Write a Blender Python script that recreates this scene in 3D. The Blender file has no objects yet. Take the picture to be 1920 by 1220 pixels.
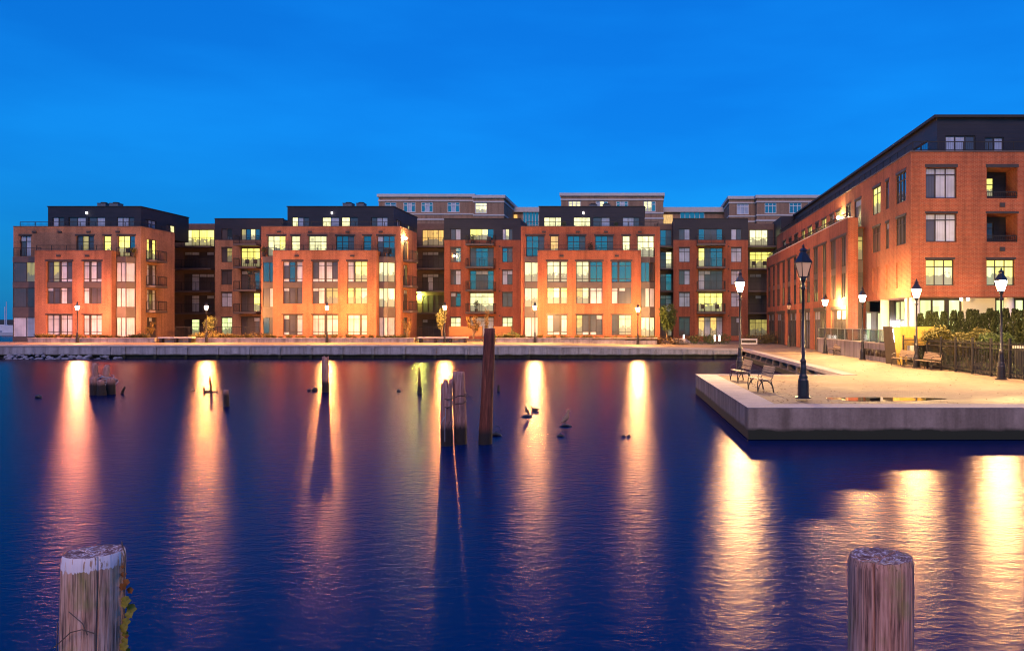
import bpy, bmesh, math, random
from mathutils import Vector, Matrix, noise
R = math.radians
S = bpy.context.scene
rng = random.Random(7)

# ------------------------------------------------------------------ camera
CZ, HY, VX, FP, WZ = 3.5, 605.0, 1200.0, 1500.0, 0.22       # eye height; horizon row, vanishing column and focal length of the 1920 px photograph
cam = bpy.data.objects.new('camera', bpy.data.cameras.new('camera'))
S.collection.objects.link(cam)
cam.location = (0, 0, CZ)
cam.rotation_euler = (R(90), 0, 0)
cam.data.sensor_width = 36
cam.data.lens = 36 * FP / 1920
cam.data.shift_x = (960 - VX) / 1920
cam.data.shift_y = (HY - 610) / 1920
cam.data.clip_start = 0.1
cam.data.clip_end = 6000
S.camera = cam

# ------------------------------------------------------------------ sky, dusk glow, exposure
SUN_EL, SUN_AZ = 6.0, 184.0                        # the sun has gone down behind the camera
w = bpy.data.worlds.new('World'); S.world = w; w.use_nodes = True
nt = w.node_tree; nt.nodes.clear()
out = nt.nodes.new('ShaderNodeOutputWorld'); bg = nt.nodes.new('ShaderNodeBackground')
sky = nt.nodes.new('ShaderNodeTexSky'); sky.sky_type = 'NISHITA'; sky.sun_disc = False
sky.sun_elevation = R(SUN_EL); sky.sun_rotation = R(SUN_AZ)
sky.air_density = 1.3; sky.dust_density = 0.4; sky.ozone_density = 6.0
tint = nt.nodes.new('ShaderNodeMix'); tint.data_type = 'RGBA'; tint.blend_type = 'MULTIPLY'
tint.inputs[0].default_value = 1.0
tint.inputs[7].default_value = (0.03, 0.45, 0.72, 1)
blend = nt.nodes.new('ShaderNodeMix'); blend.data_type = 'RGBA'; blend.inputs[0].default_value = 0.45; blend.inputs[7].default_value = (0.01, 0.44, 1.9, 1)
nt.links.new(sky.outputs[0], tint.inputs[6]); nt.links.new(tint.outputs[2], blend.inputs[6])
tc = nt.nodes.new('ShaderNodeTexCoord'); mp = nt.nodes.new('ShaderNodeMapping'); mp.inputs['Scale'].default_value = (1.2, 1.2, 5); nt.links.new(tc.outputs['Generated'], mp.inputs[0])
cn = nt.nodes.new('ShaderNodeTexNoise'); cn.inputs['Scale'].default_value = 2.2; cn.inputs['Detail'].default_value = 5; nt.links.new(mp.outputs[0], cn.inputs['Vector'])
cr = nt.nodes.new('ShaderNodeValToRGB'); cr.color_ramp.elements[0].position = .35; cr.color_ramp.elements[0].color = (.84, .86, .90, 1); cr.color_ramp.elements[1].position = .7; cr.color_ramp.elements[1].color = (1.25, 1.12, 1.04, 1)
nt.links.new(cn.outputs[0], cr.inputs[0])
thin = nt.nodes.new('ShaderNodeMix'); thin.data_type = 'RGBA'; thin.blend_type = 'MULTIPLY'; thin.inputs[0].default_value = 1.
nt.links.new(blend.outputs[2], thin.inputs[6]); nt.links.new(cr.outputs[0], thin.inputs[7]); nt.links.new(thin.outputs[2], bg.inputs[0])
bg.inputs[1].default_value = 0.16
nt.links.new(bg.outputs[0], out.inputs[0])

sl = bpy.data.lights.new('afterglow_sun', 'SUN'); sl.energy = 0.56; sl.angle = R(36); sl.color = (1.0, 0.58, 0.49)
so = bpy.data.objects.new('afterglow_sun', sl); S.collection.objects.link(so)
_az, _el = R(SUN_AZ), R(40)
so.rotation_euler = Vector((math.sin(_az) * math.cos(_el), math.cos(_az) * math.cos(_el), math.sin(_el))).to_track_quat('Z', 'Y').to_euler()

vs = S.view_settings
S.display_settings.display_device = 'sRGB'
vs.view_transform = 'Standard'; vs.look = 'None'; vs.exposure = 1.5; vs.gamma = 1.0; vs.use_curve_mapping = False
cy = S.cycles
S.render.engine = 'CYCLES'
cy.use_denoising = True
try: cy.denoiser = 'OPENIMAGEDENOISE'
except Exception: pass
cy.filter_width = 1.15
cy.max_bounces = 5; cy.diffuse_bounces = 2; cy.glossy_bounces = 4; cy.transmission_bounces = 4; cy.transparent_max_bounces = 8
cy.sample_clamp_indirect = 6.0; cy.sample_clamp_direct = 0.0
cy.caustics_reflective = False; cy.caustics_refractive = False
cy.use_light_tree = True

# ------------------------------------------------------------------ materials
M = {}
def mat(name, base=(.5, .5, .5), rough=.7, metal=0., emit=None, es=0., coat=0., spec=.5):
    m = bpy.data.materials.new(name); m.use_nodes = True
    b = m.node_tree.nodes['Principled BSDF']
    b.inputs['Base Color'].default_value = (*base, 1)
    b.inputs['Roughness'].default_value = rough
    b.inputs['Metallic'].default_value = metal
    b.inputs['Specular IOR Level'].default_value = spec
    if coat:
        b.inputs['Coat Weight'].default_value = coat; b.inputs['Coat Roughness'].default_value = .03
    if emit:
        b.inputs['Emission Color'].default_value = (*emit, 1); b.inputs['Emission Strength'].default_value = es
    M[name] = m
    return m
def N(m, t, **kw):
    n = m.node_tree.nodes.new('ShaderNode' + t)
    for k, v in kw.items():
        if k.startswith('i_'): n.inputs[k[2:].replace('_', ' ')].default_value = v
        else: setattr(n, k, v)
    return n
def L(m, a, b): m.node_tree.links.new(a, b)
def bsdf(m): return m.node_tree.nodes['Principled BSDF']
def ramp(m, src, stops, interp='LINEAR'):
    r = N(m, 'ValToRGB'); r.color_ramp.interpolation = interp
    e = r.color_ramp.elements
    while len(e) < len(stops): e.new(.5)
    for el, (p, c) in zip(e, stops):
        el.position = p; el.color = (*c, 1) if len(c) == 3 else c
    L(m, src, r.inputs[0]); return r.outputs[0]
def mix(m, fac, a, b, mode='MIX'):
    n = N(m, 'Mix', data_type='RGBA', blend_type=mode)
    for sock, v in ((n.inputs[0], fac), (n.inputs[6], a), (n.inputs[7], b)):
        if hasattr(v, 'links'): L(m, v, sock)
        elif isinstance(v, (int, float)): sock.default_value = v
        else: sock.default_value = (*v, 1)
    return n.outputs[2]
def bump(m, h, strength=.3, dist=.02):
    n = N(m, 'Bump'); n.inputs['Strength'].default_value = strength; n.inputs['Distance'].default_value = dist
    L(m, h, n.inputs['Height']); L(m, n.outputs[0], bsdf(m).inputs['Normal'])
def coords(m, kind='Object', scale=(1, 1, 1)):
    t = N(m, 'TexCoord'); mp = N(m, 'Mapping'); mp.inputs['Scale'].default_value = scale
    L(m, t.outputs[kind], mp.inputs[0]); return mp.outputs[0]
def geo(m, scale=(1, 1, 1)):
    t = N(m, 'NewGeometry'); mp = N(m, 'Mapping'); mp.inputs['Scale'].default_value = scale
    L(m, t.outputs['Position'], mp.inputs[0]); return mp.outputs[0]
def noisetex(m, vec, scale=1., detail=4., rough=.55):
    n = N(m, 'TexNoise'); n.inputs['Scale'].default_value = scale; n.inputs['Detail'].default_value = detail; n.inputs['Roughness'].default_value = rough
    L(m, vec, n.inputs['Vector']); return n.outputs[0]

def brickmat(name, c1, c2, mortar, bw=.23, rh=.078, ms=.012, big=.4):
    m = mat(name, rough=.85)
    uv = coords(m, 'UV')
    b = N(m, 'TexBrick'); b.offset = .5
    for k, v in (('Scale', 1.), ('Mortar Size', ms), ('Mortar Smooth', .15), ('Bias', 0.), ('Brick Width', bw), ('Row Height', rh)): b.inputs[k].default_value = v
    b.inputs['Color1'].default_value = (*c1, 1); b.inputs['Color2'].default_value = (*c2, 1); b.inputs['Mortar'].default_value = (*mortar, 1)
    L(m, uv, b.inputs['Vector'])
    n1 = noisetex(m, geo(m), .35, 5); n2 = noisetex(m, geo(m), 6., 3)
    c = mix(m, big, b.outputs[0], ramp(m, n1, [(.35, (.25, .22, .2)), (.65, (1.0, .92, .85))]), 'MULTIPLY')
    c = mix(m, .35, c, ramp(m, n2, [(.35, (.55, .5, .48)), (.65, (1.0, 1., 1.))]), 'MULTIPLY')
    n3 = noisetex(m, geo(m, (1.3, 1.3, .07)), 1.4, 5, .65)          # rain streaks
    c = mix(m, .5, c, ramp(m, n3, [(.36, (.45, .42, .4)), (.56, (1.05, 1.02, 1.))]), 'MULTIPLY')
    L(m, c, bsdf(m).inputs['Base Color'])
    bump(m, b.outputs[1], -.35, .01)
    return m
brickmat('red_brick', (.49, .112, .042), (.37, .08, .034), (.46, .22, .13))
brickmat('brown_lit_brick', (.42, .19, .105), (.32, .135, .07), (.46, .30, .2), bw=.23, rh=.078, ms=.012, big=.4)  # same brick as the frame; paler brown stands for its different lighting
brickmat('rose_brick', (.46, .145, .07), (.34, .10, .05), (.46, .26, .17), bw=.23, rh=.078, ms=.012, big=.45)
brickmat('tan_brick', (.40, .24, .145), (.33, .19, .115), (.46, .34, .24), big=.2)
def paver():
    m = mat('paver', rough=.75)
    b = N(m, 'TexBrick'); b.offset = .5
    for k, v in (('Scale', 1.), ('Mortar Size', .008), ('Mortar Smooth', .2), ('Brick Width', .24), ('Row Height', .12)): b.inputs[k].default_value = v
    b.inputs['Color1'].default_value = (.50, .345, .19, 1); b.inputs['Color2'].default_value = (.40, .265, .15, 1); b.inputs['Mortar'].default_value = (.2, .15, .11, 1)
    L(m, coords(m, 'UV'), b.inputs['Vector'])
    n1 = noisetex(m, geo(m), .5, 6); n2 = noisetex(m, geo(m), 5., 5, .7)
    c = mix(m, .85, b.outputs[0], ramp(m, n1, [(.38, (.5, .47, .45)), (.58, (1, 1, 1))]), 'MULTIPLY')
    c = mix(m, .6, c, ramp(m, n2, [(.3, (.5, .48, .45)), (.6, (1, 1, 1))]), 'MULTIPLY')
    L(m, c, bsdf(m).inputs['Base Color'])
    L(m, ramp(m, n1, [(.3, (.55, .55, .55)), (.6, (.85, .85, .85))]), bsdf(m).inputs['Roughness'])
    bump(m, n2, .25, .01)
paver()
def concrete(name, a, b, streak=True, tide=None):
    m = mat(name, rough=.85)
    n1 = noisetex(m, geo(m), 1.2, 6, .65); n2 = noisetex(m, geo(m, (1.6, 1.6, .12)), 1.5, 5, .6); n3 = noisetex(m, geo(m), 14., 4, .7)
    c = ramp(m, n1, [(.3, a), (.7, b)])
    if streak: c = mix(m, .7, c, ramp(m, n2, [(.35, (.4, .38, .36)), (.6, (1, 1, 1))]), 'MULTIPLY')
    c = mix(m, .5, c, ramp(m, n3, [(.3, (.6, .6, .6)), (.6, (1, 1, 1))]), 'MULTIPLY')
    if tide is not None:                     # algae left by the tide below this height
        sp = N(m, 'SeparateXYZ'); g = N(m, 'NewGeometry'); L(m, g.outputs['Position'], sp.inputs[0])
        ad = N(m, 'Math', operation='MULTIPLY_ADD'); L(m, n1, ad.inputs[0]); ad.inputs[1].default_value = -.25; L(m, sp.outputs[2], ad.inputs[2])
        mr = N(m, 'MapRange'); L(m, ad.outputs[0], mr.inputs[0]); mr.inputs[1].default_value = tide - .16; mr.inputs[2].default_value = tide - .06
        c = mix(m, mr.outputs[0], (.022, .026, .012), c)
    L(m, c, bsdf(m).inputs['Base Color'])
    bump(m, n3, .3, .015)
    return m
concrete('quay_concrete', (.27, .27, .31), (.42, .42, .46), tide=.62)  # bluish tint in the colour stands for blue skylight on the wall
concrete('pier_concrete', (.25, .18, .14), (.43, .32, .26), tide=.52)
concrete('cap_concrete', (.40, .33, .30), (.54, .46, .43), streak=False)
concrete('planter_concrete', (.34, .30, .29), (.46, .41, .40))
concrete('dark_concrete', (.02, .02, .018), (.05, .045, .04))
mat('soil', (.06, .045, .03), .95)
def noisy(name, a, b, scale=8., rough=.6, vec=(1, 1, 1), metal=0., spec=.5, bmp=0.):
    m = mat(name, rough=rough, metal=metal, spec=spec)
    n = noisetex(m, geo(m, vec), scale, 5, .6)
    L(m, ramp(m, n, [(.3, a), (.7, b)]), bsdf(m).inputs['Base Color'])
    if bmp: bump(m, n, bmp, .02)
    return m
def siding():
    m = mat('dark_siding', rough=.5, spec=.4)
    sp = N(m, 'SeparateXYZ'); L(m, geo(m), sp.inputs[0])
    fr = N(m, 'Math', operation='FRACT'); mu = N(m, 'Math', operation='MULTIPLY'); mu.inputs[1].default_value = 3.4
    L(m, sp.outputs[2], mu.inputs[0]); L(m, mu.outputs[0], fr.inputs[0])
    n = noisetex(m, geo(m, (.3, .3, 1)), 2., 4)
    c = ramp(m, n, [(.3, (.013, .013, .024)), (.7, (.024, .022, .035))])
    c = mix(m, 1., c, ramp(m, fr.outputs[0], [(.0, (.35, .35, .35)), (.12, (1, 1, 1))]), 'MULTIPLY')
    L(m, c, bsdf(m).inputs['Base Color']); bump(m, fr.outputs[0], .4, .01)
siding()
noisy('lamplit_recess_siding', (.10, .06, .046), (.14, .085, .065), 2, .6)  # dark siding, lightened and reddened in colour to stand for lamplight
noisy('spandrel_metal', (.075, .055, .055), (.10, .075, .072), 1.5, .55)
noisy('bronze_frame', (.03, .022, .02), (.05, .036, .03), 3, .5)
noisy('white_frame', (.62, .62, .62), (.74, .74, .74), 3, .5)
noisy('pale_frame', (.40, .44, .46), (.5, .54, .56), 3, .5)
noisy('black_rail', (.010, .009, .010), (.018, .016, .017), 6, .6)
noisy('lamp_iron', (.012, .010, .012), (.03, .024, .024), 12, .35, spec=.6)
noisy('pale_stone', (.55, .52, .48), (.66, .62, .58), 2, .8)
noisy('white_wall', (.66, .64, .58), (.76, .74, .68), 1, .8)
noisy('roof_grey', (.10, .10, .11), (.15, .15, .16), 2, .9)
noisy('slat_wood', (.42, .29, .17), (.60, .44, .28), 9, .55, (1, 1, 6))
noisy('screen_wood', (.12, .045, .018), (.20, .08, .03), 3, .6, (8, 8, .6))
noisy('yellow_board', (.28, .165, .018), (.42, .26, .035), 2.5, .55, (5, 5, .5))
noisy('black_steel', (.03, .022, .018), (.06, .04, .03), 3, .5)
noisy('hvac_metal', (.10, .11, .13), (.18, .19, .21), 3, .5, metal=.3)
noisy('boulder', (.12, .12, .15), (.34, .35, .41), 2.2, .85, bmp=.4)
noisy('wet_rock', (.02, .016, .014), (.05, .04, .035), 6, .4, bmp=.4)
noisy('rope', (.07, .04, .03), (.16, .10, .08), 30, .9)
noisy('white_rope', (.26, .25, .28), (.46, .44, .48), 30, .9)
noisy('duck_feather', (.035, .025, .02), (.10, .07, .05), 25, .8)
noisy('pale_feather', (.22, .12, .07), (.4, .26, .16), 25, .8)
noisy('hull_white', (.55, .58, .62), (.68, .7, .74), 1, .4)
noisy('shore_land', (.03, .045, .05), (.06, .07, .08), .02, .9)
mat('letter_metal', (.05, .035, .035), .5, .3)
def leafmat(name, a, b, trans=.25):
    m = mat(name, rough=.65, spec=.3)
    n = noisetex(m, geo(m), 5., 3); oi = N(m, 'NewGeometry')
    c = mix(m, oi.outputs['Random Per Island'], a, b)
    c = mix(m, .5, c, ramp(m, n, [(.35, (.45, .45, .4)), (.65, (1, 1, 1))]), 'MULTIPLY')
    L(m, c, bsdf(m).inputs['Base Color'])
    bsdf(m).inputs['Transmission Weight'].default_value = 0
leafmat('yew_leaf', (.020, .030, .010), (.05, .06, .018))
leafmat('gold_leaf', (.17, .13, .02), (.09, .09, .02))
leafmat('amber_leaf', (.20, .10, .025), (.12, .08, .02))
leafmat('green_leaf', (.05, .08, .02), (.10, .13, .03))
leafmat('pale_leaf', (.17, .17, .08), (.11, .12, .04))
leafmat('dry_grass', (.22, .15, .05), (.12, .11, .03))
leafmat('ivy_yellow', (.30, .24, .03), (.22, .2, .03))
leafmat('ivy_red', (.22, .06, .02), (.28, .11, .02))
noisy('bark', (.08, .055, .04), (.15, .11, .08), 12, .9, (3, 3, .6))

# glass: what stands behind each pane decides its material
def pane(name, base, rough=.5, emit=None, es=0., pattern=None, coat=1., dark=(.12, .1, .07)):
    m = mat(name, base, rough)
    b = bsdf(m); b.inputs['Coat Weight'].default_value = coat; b.inputs['Coat Roughness'].default_value = .015; b.inputs['Coat IOR'].default_value = 1.6
    uv = coords(m, 'UV'); sp = N(m, 'SeparateXYZ'); L(m, uv, sp.inputs[0])
    oi = N(m, 'ObjectInfo')
    off = N(m, 'VectorMath', operation='ADD'); cb = N(m, 'CombineXYZ')
    mu = N(m, 'Math', operation='MULTIPLY'); mu.inputs[1].default_value = 57.; L(m, oi.outputs['Random'], mu.inputs[0])
    L(m, mu.outputs[0], cb.inputs[0]); L(m, mu.outputs[0], cb.inputs[1]); L(m, uv, off.inputs[0]); L(m, cb.outputs[0], off.inputs[1])
    if emit:
        # a furnished room: pale wall, pictures and doorways, furniture along the floor, a lit ceiling
        mp = N(m, 'Mapping'); mp.inputs['Scale'].default_value = (4., .5, 1); L(m, off.outputs[0], mp.inputs[0])
        n1 = noisetex(m, mp.outputs[0], 1.6, 1.); n2 = noisetex(m, off.outputs[0], 5., 2.)
        vo = N(m, 'TexVoronoi', distance='CHEBYCHEV'); vo.inputs['Scale'].default_value = 2.6; L(m, off.outputs[0], vo.inputs['Vector'])
        c = mix(m, ramp(m, n1, [(.42, (0, 0, 0)), (.6, (.75, .75, .75))]), emit, tuple(x * .62 for x in emit))
        c = mix(m, ramp(m, vo.outputs['Distance'], [(.10, (.55, .55, .55)), (.16, (0, 0, 0))], 'CONSTANT'), c, tuple(x * .35 for x in emit))
        fl = N(m, 'Math', operation='MULTIPLY_ADD'); L(m, n2, fl.inputs[0]); fl.inputs[1].default_value = -.75; L(m, sp.outputs[1], fl.inputs[2])
        c = mix(m, ramp(m, fl.outputs[0], [(.0, (.85, .85, .85)), (.05, (0, 0, 0))]) if True else 0, c, dark)
        L(m, c, b.inputs['Emission Color'])
        st = N(m, 'MapRange'); L(m, oi.outputs['Random'], st.inputs[0]); st.inputs[3].default_value = es * .7; st.inputs[4].default_value = es * 1.15
        gi = N(m, 'NewGeometry'); rp = N(m, 'MapRange'); L(m, gi.outputs['Random Per Island'], rp.inputs[0]); rp.inputs[3].default_value = .5; rp.inputs[4].default_value = 1.2
        ms_ = N(m, 'Math', operation='MULTIPLY'); L(m, st.outputs[0], ms_.inputs[0]); L(m, rp.outputs[0], ms_.inputs[1])
        L(m, ms_.outputs[0], b.inputs['Emission Strength'])
    else:
        mp = N(m, 'Mapping'); mp.inputs['Scale'].default_value = (26., .2, 1); L(m, off.outputs[0], mp.inputs[0])
        n1 = noisetex(m, mp.outputs[0], 1., 2.); n2 = noisetex(m, off.outputs[0], 1.5, 3.)
        c = mix(m, .6, base, ramp(m, n1, [(.35, (.6, .6, .6)), (.6, (1, 1, 1))]), 'MULTIPLY')
        c = mix(m, .6, c, ramp(m, n2, [(.35, (.55, .55, .55)), (.6, (1, 1, 1))]), 'MULTIPLY')
        gi = N(m, 'NewGeometry'); c = mix(m, .6, c, ramp(m, gi.outputs['Random Per Island'], [(0, (.35, .36, .4)), (.6, (1, 1, 1))]), 'MULTIPLY')
        L(m, c, b.inputs['Base Color'])
    return m
pane('pane_blind', (.58, .61, .72), .6)
pane('pane_dark', (.07, .055, .06), .5)
pane('pane_sky', (.03, .05, .06), .2, coat=1.)
bsdf(M['pane_sky']).inputs['Coat IOR'].default_value = 2.6
pane('pane_yellow', (.1, .1, .08), .5, (1., .88, .17), .78)
pane('pane_cream', (.1, .1, .08), .5, (1., .93, .42), .72)
pane('pane_olive', (.1, .1, .08), .5, (.55, .44, .10), .36)
pane('pane_amber', (.1, .1, .08), .5, (1., .56, .12), .55)
pane('pane_lobby', (.1, .12, .08), .5, (.85, 1., .40), .62)
PM = {'B': 'pane_blind', 'D': 'pane_dark', 'S': 'pane_sky', 'Y': 'pane_yellow', 'W': 'pane_cream', 'L': 'pane_olive', 'O': 'pane_amber', 'G': 'pane_lobby'}
m = mat('rail_glass', (.4, .5, .48), .05); bsdf(m).inputs['Transmission Weight'].default_value = .9; bsdf(m).inputs['IOR'].default_value = 1.1
mat('lamp_glow', (.8, .6, .4), .3, emit=(1., .60, .22), es=860.)
mat('lamp_glow_far', (.8, .6, .4), .3, emit=(1., .42, .10), es=1900.)
mat('lamp_glow_rose', (.8, .6, .4), .3, emit=(1., .36, .15), es=1700.)
mat('lamp_glow_pale', (.8, .6, .4), .3, emit=(1., .50, .16), es=1600.)
mat('unlit_lamp_glow', (.55, .36, .24), .25, emit=(1., .5, .25), es=.10)  # faint glow added to the glass of the unlit lanterns
mat('bulb_warm', (.8, .7, .5), .3, emit=(1., .72, .28), es=420.)
mat('bulb_green', (.8, .8, .5), .3, emit=(.75, .9, .14), es=600.)
mat('bulb_white', (.8, .8, .8), .3, emit=(.9, .92, 1.), es=60.)
mat('bulb_small', (.8, .8, .8), .3, emit=(1., .9, .8), es=4.)
mat('exit_green', (.1, .5, .3), .3, emit=(.1, .9, .5), es=2.)

def water():
    # long-exposed harbour water: blue body colour, Gaussian ripples spread the lamps into streaks
    m = mat('harbour_water'); nt_ = m.node_tree; nt_.nodes.remove(bsdf(m))
    n1 = noisetex(m, geo(m, (.55, 1., 1)), 5., 4, .6); n2 = noisetex(m, geo(m, (.7, 1.3, 1)), 17., 3, .6)
    a = N(m, 'Math', operation='MULTIPLY_ADD'); L(m, n2, a.inputs[0]); a.inputs[1].default_value = .35; L(m, n1, a.inputs[2])
    bp = N(m, 'Bump'); bp.inputs['Strength'].default_value = .36; bp.inputs['Distance'].default_value = .03; L(m, a.outputs[0], bp.inputs['Height'])
    df = N(m, 'BsdfDiffuse'); df.inputs['Color'].default_value = (.0, .020, .110, 1)
    gl = N(m, 'BsdfGlossy', distribution='BECKMANN'); gl.inputs['Roughness'].default_value = .27; gl.inputs['Color'].default_value = (.46, .35, .34, 1)
    fr = N(m, 'Fresnel'); fr.inputs['IOR'].default_value = 1.30
    for n_ in (gl, fr): L(m, bp.outputs[0], n_.inputs['Normal'])
    mx = N(m, 'MixShader'); L(m, fr.outputs[0], mx.inputs[0]); L(m, df.outputs[0], mx.inputs[1]); L(m, gl.outputs[0], mx.inputs[2])
    L(m, mx.outputs[0], nt_.nodes['Material Output'].inputs[0])
water()
m = mat('puddle_water', (.02, .018, .015), .02); bsdf(m).inputs['IOR'].default_value = 1.6

def pilewood(name, a, b, wet=.35, rough=.85):
    m = mat(name, rough=rough)
    n1 = noisetex(m, coords(m, 'Object', (9, 9, .7)), 2.5, 6, .65); n2 = noisetex(m, coords(m, 'Object', (2, 2, 1)), 2.5, 4)
    c = ramp(m, n1, [(.28, tuple(x * .25 for x in a)), (.5, a), (.72, b)])
    c = mix(m, .5, c, ramp(m, n2, [(.35, (.5, .45, .42)), (.65, (1, 1, 1))]), 'MULTIPLY')
    if wet:
        sp = N(m, 'SeparateXYZ'); g = N(m, 'NewGeometry'); L(m, g.outputs['Position'], sp.inputs[0])
        ad = N(m, 'Math', operation='MULTIPLY_ADD'); L(m, n1, ad.inputs[0]); ad.inputs[1].default_value = -.3; L(m, sp.outputs[2], ad.inputs[2])
        mr = N(m, 'MapRange'); L(m, ad.outputs[0], mr.inputs[0]); mr.inputs[1].default_value = wet - .25; mr.inputs[2].default_value = wet - .05
        c = mix(m, mr.outputs[0], (.018, .012, .010), c)
    L(m, c, bsdf(m).inputs['Base Color']); bump(m, n1, .6, .02)
    return m
pilewood('old_pile', (.40, .20, .17), (.66, .40, .36), .75)
pilewood('tarred_pile', (.17, .045, .025), (.34, .10, .055), .6)

def bollardwood(name, wood_a, wood_b, moss, paint_len, paint_cov, ztop):
    m = mat(name, rough=.8)
    oc = coords(m, 'Object'); sp = N(m, 'SeparateXYZ'); L(m, oc, sp.inputs[0])
    n1 = noisetex(m, coords(m, 'Object', (16, 16, .8)), 4., 6, .65)
    n2 = noisetex(m, coords(m, 'Object', (3, 3, 2)), 2., 5, .6)
    n3 = noisetex(m, coords(m, 'Object', (22, 22, 3.2)), 2.2, 5, .65)
    c = ramp(m, n1, [(.34, tuple(x * .22 for x in wood_a)), (.46, wood_a), (.62, wood_b)])
    c = mix(m, ramp(m, n2, [(.5, (0, 0, 0)), (.68, (.75, .75, .75))]), c, moss)
    nc = noisetex(m, coords(m, 'Object', (34, 34, .55)), 1.6, 3, .5)   # drying cracks along the grain
    c = mix(m, ramp(m, nc, [(.475, (0, 0, 0)), (.492, (.6, .6, .6)), (.508, (.6, .6, .6)), (.525, (0, 0, 0))]), c, (.035, .02, .015))
    # flaking white paint round the head, pinkened to stand for warm lamplight
    hz = N(m, 'MapRange'); L(m, sp.outputs[2], hz.inputs[0])
    hz.inputs[1].default_value = ztop - paint_len; hz.inputs[2].default_value = ztop - paint_len * .55
    ad = N(m, 'Math', operation='MULTIPLY_ADD'); L(m, hz.outputs[0], ad.inputs[0]); ad.inputs[1].default_value = .5
    L(m, n3, ad.inputs[2])
    pm = ramp(m, ad.outputs[0], [(paint_cov, (0, 0, 0)), (paint_cov + .03, (1, 1, 1))])
    c = mix(m, pm, c, (.84, .74, .75))
    # growth rings on the sawn top, with worn paint between
    d = N(m, 'VectorMath', operation='LENGTH'); fl = N(m, 'VectorMath', operation='MULTIPLY'); fl.inputs[1].default_value = (1, 1, 0)
    L(m, oc, fl.inputs[0]); L(m, fl.outputs[0], d.inputs[0])
    rn = N(m, 'Math', operation='MULTIPLY_ADD'); L(m, n2, rn.inputs[0]); rn.inputs[1].default_value = .03; L(m, d.outputs['Value'], rn.inputs[2])
    sn = N(m, 'Math', operation='MULTIPLY'); sn.inputs[1].default_value = 420.; L(m, rn.outputs[0], sn.inputs[0])
    si = N(m, 'Math', operation='SINE'); L(m, sn.outputs[0], si.inputs[0])
    tn = noisetex(m, coords(m, 'Object', (1, 1, 1)), 38., 5, .7)
    ta = N(m, 'Math', operation='MULTIPLY_ADD'); L(m, si.outputs[0], ta.inputs[0]); ta.inputs[1].default_value = .035; L(m, tn, ta.inputs[2])
    tc = ramp(m, ta.outputs[0], [(.40, (.14, .06, .05)), (.53, (.34, .18, .15)), (.60, (.70, .60, .60))])
    g = N(m, 'NewGeometry'); gs = N(m, 'SeparateXYZ'); L(m, g.outputs['True Normal'], gs.inputs[0])
    tm = ramp(m, gs.outputs[2], [(.7, (0, 0, 0)), (.8, (1, 1, 1))])
    c = mix(m, tm, c, tc)
    L(m, c, bsdf(m).inputs['Base Color']); bump(m, n1, .55, .006)

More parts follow.
